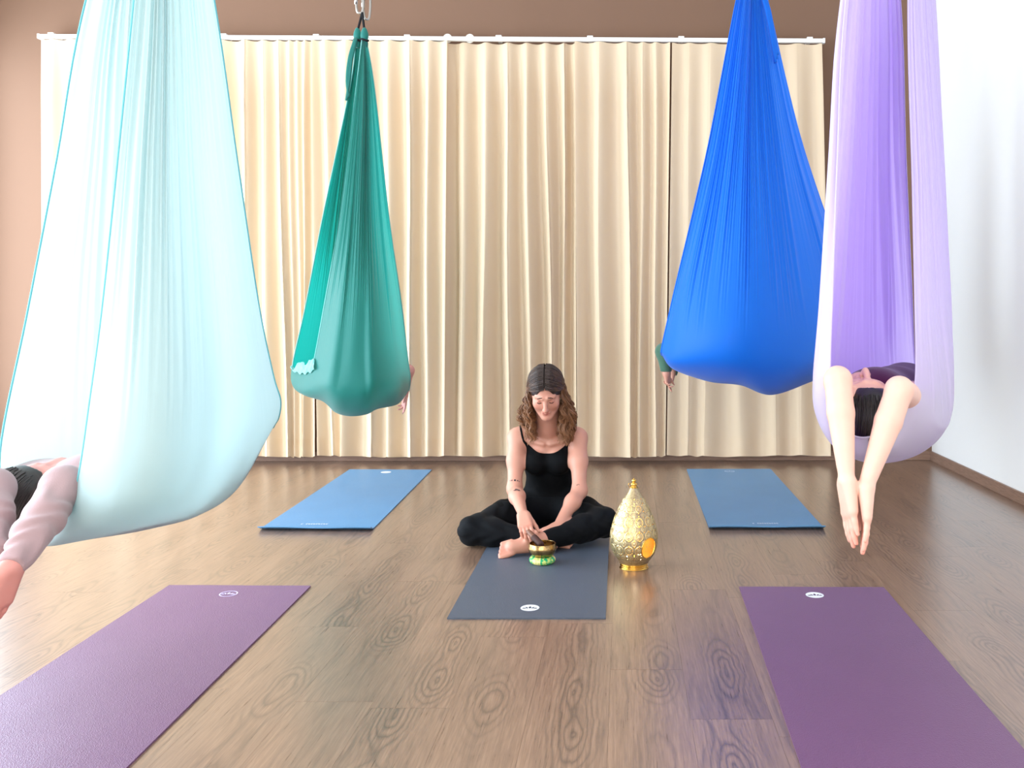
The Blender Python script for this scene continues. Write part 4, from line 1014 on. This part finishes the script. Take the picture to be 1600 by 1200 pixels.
# hair: cap over the skull, then curls falling on both sides
H = Body(); A_ = [np.cross(hf, hu), hf, hu]
H.ell(q(0, -0.016, 0.034), (0.082, 0.097, 0.094), A_, 0.01, 'cap')
H.ell(q(0, -0.060, -0.03), (0.070, 0.050, 0.09), A_, 0.04, 'cap')
GH = Grid(tuple(hc - 0.2), tuple(hc + 0.2), 0.0035); DH = H.field(GH); hx, hy, hz = GH.xyz()
def cutell(D, c, r, A):
    f, lo, hi = f_ell(c, r, A); return np.maximum(D, -f(hx, hy, hz))
DH = cutell(DH, q(0, 0.125, -0.024), (0.066, 0.087, 0.110), A_)
part_d = np.abs((hx - hc[0]) * A_[0][0] + (hy - hc[1]) * A_[0][1] + (hz - hc[2]) * A_[0][2])
top_d = (hx - hc[0]) * hu[0] + (hy - hc[1]) * hu[1] + (hz - hc[2]) * hu[2]
DH = DH + np.where(top_d > 0.03, 0.006 * np.exp(-(part_d / 0.0035) ** 2), 0)      # the centre parting
cap = skin_mesh('hair', GH, DH.astype(np.float32), m_hair, woman)
a = cap.data.attributes.new('along', 'FLOAT', 'POINT'); a.data.foreach_set('value', np.full(len(cap.data.vertices), 0.08, np.float32))
cap['label'] = 'dark brown hair parted in the middle'
hr = np.random.default_rng(3); paths = []
ec = np.array((0, -0.016, 0.034)); er = np.array((0.0865, 0.1015, 0.0985))
def shell(d, o=0.0): d = d / np.linalg.norm(d); v = ec + (er + o) * d; return q(*v)
for s in (-1, 1):
    for k in range(62):                                                # locks of several hairs that curl together
        u0 = (k + hr.uniform(0, 1)) / 62
        e = R(66 - 150 * u0 ** 0.9)
        out = hr.uniform(-0.016, 0.050) if u0 < 0.55 else hr.uniform(-0.045, 0.045)
        if u0 < 0.16: out = hr.uniform(-0.020, 0.012)
        yk = 4.580 + 0.12 * u0 + hr.normal(0, 0.014); Lz = 0.472 + hr.uniform(0, 1) ** 1.4 * 0.13
        if u0 > 0.7: Lz = 0.52 + hr.uniform(0, 0.10)
        fr, ph_, A1 = hr.uniform(5.5, 9.0), hr.uniform(0, 6.28), hr.uniform(0.007, 0.0145); shade = hr.uniform(-0.10, 0.30)
        for m_ in range(7):
            o_ = hr.uniform(-0.003, 0.004); e_ = e + hr.normal(0, 0.035)
            d0 = np.array((s * 0.03, math.sin(e_), math.cos(e_))); d1 = np.array((s, 0.30 - 0.95 * u0, -0.10 - 0.1 * u0))
            up = [shell(d0 * (1 - w_) + d1 / np.linalg.norm(d1) * w_, o_ + 0.003 * math.sin(math.pi * w_)) for w_ in (0, 0.28, 0.55, 0.80, 1.0)]
            fall = [(0.090 + 0.40 * out, yk - 0.012, 0.690), (0.094 + 0.85 * out, yk - 0.004, 0.630), (0.088 + 0.95 * out, min(yk + 0.02, 4.665 + 0.1 * u0), 0.55 * Lz + 0.45 * 0.63), (0.078 + 0.75 * out, min(yk + 0.04, 4.672 + 0.1 * u0), Lz + hr.normal(0, 0.008))]
            n_ = 80; base = catmull(up + [np.array((hc[0] - s * w_, y_, z_)) for w_, y_, z_ in fall], n_); t_ = np.linspace(0, 1, n_)
            jx = hr.normal(0, 0.0035, 3)[None, :] * np.clip((t_ - 0.35) / 0.3, 0, 1)[:, None]; base += jx
            A0 = A1 * hr.uniform(0.8, 1.2) * np.clip((t_ - 0.34) / 0.30, 0.02, 1); q_ = 2 * np.pi * fr * t_ + ph_ + hr.normal(0, 0.25)
            base[:, 0] += A0 * np.cos(q_); base[:, 1] += A0 * np.sin(q_) * 0.8; base[:, 2] += 0.35 * A0 * np.sin(q_ * 0.7)
            paths.append((base, hr.uniform(0.0015, 0.0027), shade))
cu = strands(paths, 0.002, m_hair, 'curls', woman); cu['label'] = 'long loose curls turning lighter brown towards the tips'; cu['kind'] = 'stuff'
m_brow = mat('brow_hair', (52, 36, 30), 0.7, 0.2); m_ink = mat('tattoo_ink', (42, 44, 52), 0.6, 0.3)
def onto(Dg, Gr, p, off=0.0006, it=12):
    """slide a point onto the surface of the field"""
    p = np.array(p, float)
    for _ in range(it):
        i = [(p[k] - Gr.ax[k][0]) / Gr.h for k in range(3)]; b_ = [int(np.clip(v, 1, Gr.shape[k] - 3)) for k, v in enumerate(i)]
        c_ = Dg[b_[0]-1:b_[0]+3, b_[1]-1:b_[1]+3, b_[2]-1:b_[2]+3]; f_ = [i[k] - b_[k] for k in range(3)]
        cube = c_[1:3, 1:3, 1:3]; w = [np.array([1 - x, x]) for x in f_]
        val = np.einsum('ijk,i,j,k', cube, *w)
        g = np.array([np.mean(np.diff(cube, axis=k)) for k in range(3)]) / Gr.h; gn = np.linalg.norm(g) + 1e-9
        p = p - g / gn * np.clip((val - off) / max(gn, 0.3), -0.01, 0.01)
    return p, g / gn
for s in (-1, 1):
    pts = [onto(D, G, q(s * a_, 0.088, b_), 0.0006)[0] for a_, b_ in ((0.013, 0.0265), (0.024, 0.0265), (0.035, 0.0235), (0.045, 0.0155))]
    MB().tube(catmull(pts, 12), np.array([.7, .95, 1.1, 1.2, 1.25, 1.2, 1.1, 1, .9, .8, .6, .4]) * 0.0021, 6).build('eyebrow', m_brow, woman, True)
    pts = [onto(D, G, q(s * a_, 0.086, b_), 0.0008)[0] for a_, b_ in ((0.020, -0.0035), (0.027, -0.0070), (0.035, -0.0072), (0.043, -0.0030))]
    MB().tube(catmull(pts, 12), 0.0018, 6).build('eyelash', m_brow, woman, True)
pts = [onto(D, G, q(a_, 0.09, b_), 0.0002)[0] for a_, b_ in ((-0.019, -0.0665), (-0.009, -0.0680), (0, -0.0675), (0.009, -0.0680), (0.019, -0.0665))]
MB().tube(catmull(pts, 14), 0.0009, 5).build('mouth_line', mat('lip_shadow', (120, 58, 56), 0.6, 0.3), woman, True)
# tattoos: a row of moon phases and a small open hand on the right forearm, a line on the left
def spot(b, p, r, sq=1.0):
    pc, n_ = onto(D, G, p, 0.0009); e1 = nrm(np.cross(n_, (0, 0, 1))); e2 = np.cross(n_, e1)
    V = [pc] + [onto(D, G, pc + e1 * r * math.cos(a_) * sq + e2 * r * math.sin(a_), 0.0009, 4)[0] for a_ in np.linspace(0, 2 * np.pi, 10, endpoint=False)]
    b.add(V, [(0, 1 + k, 1 + (k + 1) % 10) for k in range(10)])
b = MB()
for px, r, sq in ((794.5, .0034, .5), (799, .0040, .7), (804.5, .0050, 1), (810, .0040, .7), (815, .0034, .5)): spot(b, P(px, 749.5, 4.605), r * 1.05, sq)
b.build('tattoo', m_ink, woman)['label'] = 'row of moon phases tattooed on the arm'
b = MB()
for path in ([(802, 766), (806, 768), (811, 767.5), (813, 765)], [(803, 764), (806, 761.5), (809, 761), (812, 764)], [(805, 765), (807, 763), (809, 765)], [(803, 757), (806, 758.5), (809, 760)], [(808, 761), (810, 763), (811, 766)]):
    pts = [onto(D, G, P(x_, y_, 4.52), 0.0006)[0] for x_, y_ in path]; b.tube(catmull(pts, 10), 0.0013, 4)
b.build('tattoo', m_ink, woman)['label'] = 'small line drawing tattooed on the forearm'
b = MB(); pts = [onto(D, G, P(x_, y_, 4.55), 0.0006)[0] for x_, y_ in ((895, 749), (898, 751), (901, 749.5), (906, 751))]; b.tube(catmull(pts, 10), 0.0009, 4)
b.build('tattoo', m_ink, woman)['label'] = 'thin line tattooed inside the left elbow'

# ---- person leaning out of the lilac hammock -----------------------------------
S = Body()
hc2 = P(1354, 640, 2.70); f2 = nrm((0.02, -0.10, 0.99)); u2 = nrm((-0.03, -0.99, -0.10))
q2 = head(S, hc2, f2, u2)
shl = [P(1304, 622, 2.80), P(1424, 624, 2.82)]; ell_ = [P(1309, 594, 2.485), P(1405, 610, 2.47)]; wrl = [P(1323, 748, 2.40), P(1354, 757, 2.385)]
S.cone(q2(0, -0.03, -0.06), P(1372, 640, 2.90), 0.050, 0.052, 0.04, 'neck')
tor = [P(1368, 628, 2.94), P(1396, 628, 3.14), P(1413, 618, 3.36)]
S.cone(tor[0], tor[1], 0.105, 0.105, 0.05, 'torso'); S.cone(tor[1], tor[2], 0.105, 0.115, 0.05, 'torso')
for i in (0, 1):
    S.cone(tor[0] * 0.75 + shl[i] * 0.25, shl[i], 0.07, 0.052, 0.05, 'torso')
    S.cone(shl[i], ell_[i], 0.046, 0.037, 0.03, 'arm')
    m2 = ell_[i] * 0.66 + wrl[i] * 0.34
    S.cone(ell_[i], m2, 0.036, 0.0365, 0.012, 'arm'); S.cone(m2, wrl[i], 0.0365, 0.0205, 0.006, 'arm')
    th = tor[2] + np.array(((-0.06, 0.06)[i], 0.02, -0.02)); kk = tor[2] + np.array(((-0.02, 0.11)[i], 0.30, -0.03))
    S.cone(th, kk, 0.075, 0.055, 0.04, 'leg')
hand(S, wrl[0], (0.055, -0.10, -0.99), (0.98, 0.16, 0), 1, curl=(3, 4, 3), spread=2, sc=1.05, thumb=(0.35, 0.95, 0.12))
hand(S, wrl[1], (-0.030, -0.10, -0.99), (-0.98, 0.16, 0), -1, curl=(3, 4, 3), spread=2, sc=1.05, thumb=(0.35, 0.95, 0.12))
G2 = Grid((0.46, 2.24, 0.46), (1.16, 3.82, 1.10), 0.0042)
D2 = S.field(G2)
tips = [wrl[0] + np.array((0.01, -0.02, -0.18)), wrl[1] + np.array((-0.006, -0.02, -0.18))]
tone2 = lambda V: blobs(V, [(tips[0], 0.05, (0.98, 0.80, 0.78)), (tips[1], 0.05, (0.98, 0.80, 0.78)), (wrl[0] + np.array((0, 0, -0.09)), 0.05, (1, 0.90, 0.88)), (wrl[1] + np.array((0, 0, -0.09)), 0.05, (1, 0.90, 0.88)), (hc2, 0.16, (0.95, 0.82, 0.80))])
p2 = skin_mesh('person', G2, D2, m_skin_pale, None, tone2)
tag(p2, 'person in the lilac hammock, bare arms reaching down with palms together', 'person')
Dt = S.field(G2, ('torso', 'leg'), pad=0.03); x2, y2, z2 = G2.xyz()
skin_mesh('maroon_top', G2, np.maximum(Dt - 0.006, 2.77 - y2), m_maroon, p2)['label'] = 'maroon sleeveless top'
def cap_hair(qq, f, u, m, parent, c, ex=0.0):
    r = np.cross(f, u); A = [r, f, u]; Hh = Body()
    Hh.ell(qq(0, -0.016, 0.030), (0.080, 0.097, 0.095), A, 0.01); Hh.ell(qq(0, -0.045, -0.035), (0.074, 0.062, 0.072), A, 0.04)
    Gh = Grid(tuple(c - 0.19), tuple(c + 0.19), 0.004); Dh = Hh.field(Gh); X, Y, Z = Gh.xyz()
    f_, lo, hi = f_ell(qq(0, 0.125, -0.040), (0.068, 0.088, 0.118), A); Dh = np.maximum(Dh, -f_(X, Y, Z))
    cp = skin_mesh('hair', Gh, Dh.astype(np.float32), m, parent); rr_ = np.random.default_rng(5); pth = []
    for k in range(260):                                               # short locks combed back from the forehead
        a0 = rr_.uniform(-1.25, 1.25); e0 = rr_.uniform(-0.1, 1.0); pts = []
        for j in range(7):
            e = e0 - 0.16 * j; d_ = np.array((math.sin(a0) * math.cos(e * .6), math.sin(e) * 0.9, math.cos(e) * math.cos(a0)))
            d_ /= np.linalg.norm(d_); pts.append(qq(d_[0] * 0.0815, -0.016 + d_[1] * 0.099, 0.030 + d_[2] * 0.097))
        pth.append((np.array(pts), rr_.uniform(0.0012, 0.0024)))
    st = strands(pth, 0.002, m, 'locks', cp); st['kind'] = 'stuff'
    at = cp.data.attributes.new('along', 'FLOAT', 'POINT'); at.data.foreach_set('value', np.full(len(cp.data.vertices), 0.2, np.float32))
    return cp
cap_hair(q2, f2, u2, m_hair3, p2, hc2)

# ---- person leaning out of the mint hammock ------------------------------------
S = Body()
hc3 = P(48, 776, 2.62); f3 = nrm((0.30, 0.34, 0.89)); u3 = nrm((-0.16, -0.92, 0.36)); u3 = nrm(u3 - f3 * f3.dot(u3))
q3 = head(S, hc3, f3, u3)
sh3 = [P(6, 768, 2.72), P(124, 776, 2.66)]; el3 = [P(-12, 764, 2.40), P(99, 760, 2.36)]; wr3 = [P(-14, 872, 2.20), P(19, 884, 2.13)]
S.cone(q3(0, -0.03, -0.06), P(66, 772, 2.80), 0.050, 0.055, 0.04, 'neck')
t3 = [P(66, 772, 2.80), P(142, 770, 2.66), P(216, 764, 2.68)]
S.cone(t3[0], t3[1], 0.095, 0.095, 0.05, 'torso'); S.cone(t3[1], t3[2], 0.095, 0.102, 0.05, 'torso')
for i in (0, 1):
    S.cone(t3[0] * 0.8 + sh3[i] * 0.2, sh3[i], 0.07, 0.052, 0.05, 'torso'); S.cone(sh3[i], el3[i], 0.046, 0.040, 0.03, 'arm')
    m2 = el3[i] * 0.6 + wr3[i] * 0.4; S.cone(el3[i], m2, 0.040, 0.036, 0.03, 'arm'); S.cone(m2, wr3[i], 0.036, 0.023, 0.03, 'arm')
    th = t3[2] + np.array((0.02, (-0.07, 0.07)[i], 0)); kk = P(338, 738, 3.02 + 0.12 * i); S.cone(th, kk, 0.08, 0.055, 0.04, 'leg'); 
S.cone(P(338, 738, 3.02), P(392, 690, 3.04), 0.05, 0.035, 0.03, 'leg'); S.cone(P(338, 738, 3.12), P(400, 668, 3.08), 0.05, 0.035, 0.03, 'leg')
hand(S, wr3[1], (-0.24, -0.25, -0.94), (-0.85, 0.30, 0.2), 1, curl=(10, 14, 10), spread=5, sc=1.0)
hand(S, wr3[0], (0.05, -0.25, -0.95), (0.85, 0.30, 0.2), -1, curl=(10, 14, 10), spread=5, sc=1.0)
lo = np.array((-1.92, 1.95, 0.28)); G3 = Grid(tuple(lo), (-1.10, 3.22, 0.92), 0.0046)
D3 = S.field(G3)
p3 = skin_mesh('person', G3, D3, m_skin_pink, None, lambda V: blobs(V, [(wr3[1] + np.array((-0.02, -0.03, -0.1)), 0.10, (1.0, 0.90, 0.88)), (wr3[0] + np.array((0, -0.03, -0.1)), 0.10, (1.0, 0.90, 0.88))]))
tag(p3, 'person in the mint hammock, mauve sleeved arms hanging out at the left edge', 'person')
x3, y3, z3 = G3.xyz()
Da = S.field(G3, ('arm', 'torso'), pad=0.04)
ax1 = nrm(wr3[1] - el3[1]); along3 = (x3 - el3[1][0]) * ax1[0] + (y3 - el3[1][1]) * ax1[1] + (z3 - el3[1][2]) * ax1[2]
wrk = 0.0028 * np.sin(along3 * 95 + 3 * np.sin((x3 - z3) * 40)) * np.clip(along3 / 0.08, 0, 1) + 0.006 * np.exp(-((along3 - 0.165) / 0.02) ** 2) + 0.004 * np.exp(-((along3 - 0.20) / 0.03) ** 2)
near_arm = y3 < 2.60
cut3 = 0.0
sl = Da - 0.008 - np.where(near_arm, wrk, 0)
cuff = [ (x3 - wr3[i][0]) * nrm(wr3[i] - el3[i])[0] + (y3 - wr3[i][1]) * nrm(wr3[i] - el3[i])[1] + (z3 - wr3[i][2]) * nrm(wr3[i] - el3[i])[2] for i in (0, 1)]
mid_x = (wr3[0][0] + wr3[1][0]) / 2
sl = np.maximum(sl, np.where(near_arm, np.where(x3 > mid_x, cuff[1] - 0.004, cuff[0] - 0.004), -1.0))
skin_mesh('mauve_top', G3, sl.astype(np.float32), m_mauve, p3)['label'] = 'mauve long sleeved top with rumpled cuffs'
Dl3 = S.field(G3, ('leg',), pad=0.03); skin_mesh('leggings', G3, Dl3 - 0.006, m_grey, p3)
cap_hair(q3, f3, u3, m_hair2, p3, hc3)

# ---- person in the teal hammock: a hand shows ------------------------------------
S = Body()
hip = P(550, 607, 5.48); che = P(594, 602, 5.66); hd = P(618, 592, 6.04)
S.cone(hip, che, 0.115, 0.10, 0.05, 'torso'); S.ball(hd, 0.085, 0.04, 'head'); S.cone(che, hd, 0.06, 0.05, 0.04, 'head')
k1, k2 = P(512, 594, 5.52), P(508, 592, 5.64)
S.cone(hip, k1, 0.08, 0.05, 0.05, 'leg'); S.cone(hip + np.array((0, .1, 0)), k2, 0.08, 0.05, 0.05, 'leg'); S.cone(k1, P(482, 588, 5.6), 0.045, 0.035, 0.03, 'leg'); S.cone(k2, P(480, 586, 5.68), 0.045, 0.035, 0.03, 'leg')
sh4 = P(608, 598, 6.0); el4 = P(638.5, 579, 6.22); wr4 = P(633.0, 616, 6.24)
S.cone(che, sh4, 0.06, 0.045, 0.04, 'torso'); S.cone(sh4, el4, 0.042, 0.034, 0.03, 'arm'); S.cone(el4, wr4, 0.034, 0.023, 0.03, 'arm')
hand(S, wr4, (-0.06, -0.10, -0.99), (-0.75, -0.55, 0.0), 1, per=[(6, 8, 6), (4, 8, 6), (24, 30, 20), (36, 40, 24)], spread=6, sc=0.80, thumb=(0.85, 0.4, 0.5))
G4 = Grid((-2.02, 5.28, 0.36), (-1.34, 6.38, 0.90), 0.0058)
p4 = skin_mesh('person', G4, S.field(G4), m_skin_pink, None, lambda V: np.ones((len(V), 3)))
tag(p4, 'person cocooned in the teal hammock with only one hand hanging out at its right edge', 'person')
skin_mesh('dark_clothes', G4, S.field(G4, ('torso', 'leg'), pad=0.03) - 0.008, m_navy, p4)

# ---- person in the blue hammock: green sleeves and hands show ---------------------
S = Body()
hip = P(1205, 564, 5.06); che = P(1112, 556, 5.06); hd = P(1070, 550, 5.18)
S.cone(hip, che, 0.112, 0.095, 0.05, 'torso'); S.ball(hd, 0.075, 0.04, 'head'); S.cone(che, hd, 0.055, 0.05, 0.04, 'head')
for dy in (-0.06, 0.09): S.cone(hip + np.array((0, dy, 0)), P(1272, 552, 5.18 + dy), 0.075, 0.055, 0.05, 'leg'); S.cone(P(1272, 552, 5.18 + dy), P(1312, 540, 5.38 + dy * .5), 0.05, 0.038, 0.03, 'leg')
e5 = [P(1036.5, 549, 5.27), P(1049, 560, 5.46)]; w5 = [P(1041.5, 584, 5.25), P(1051, 581, 5.44)]
for i in (0, 1):
    S.cone(che * 0.4 + hd * 0.6, e5[i], 0.04, 0.034, 0.03, 'sleeve'); S.cone(e5[i], w5[i], 0.034, 0.024, 0.03, 'sleeve'); S.cone(w5[i] + np.array((0, 0, 0.02)), w5[i], 0.022, 0.020, 0.01, 'arm')
hand(S, w5[0], (0.10, -0.05, -0.99), (0.85, -0.45, 0.1), 1, per=[(8, 10, 8), (12, 14, 10), (40, 40, 24), (50, 46, 24)], spread=4, sc=0.66, thumb=(0.5, 0.8, 0.3))
hand(S, w5[1], (-0.20, -0.05, -0.97), (-0.8, -0.45, 0.1), -1, curl=(44, 44, 30), spread=4, sc=0.66, thumb=(0.5, 0.8, 0.3))
G5 = Grid((0.16, 4.94, 0.56), (1.44, 5.66, 1.06), 0.0056)
p5 = skin_mesh('person', G5, S.field(G5), m_skin, None, lambda V: np.ones((len(V), 3)))
tag(p5, 'person wrapped in the blue hammock, green sleeves hanging out at its left tip', 'person')
Ds = S.field(G5, ('sleeve', 'torso'), pad=0.03); x5, y5, z5 = G5.xyz()
skin_mesh('green_sleeves', G5, np.maximum(Ds - 0.007, np.where(x5 < e5[1][0] + 0.02, (w5[0][2] + 0.012) - z5, -1)), m_green, p5)['label'] = 'dark green knitted sleeves'
skin_mesh('leggings', G5, S.field(G5, ('leg',), pad=0.03) - 0.007, m_navy, p5)
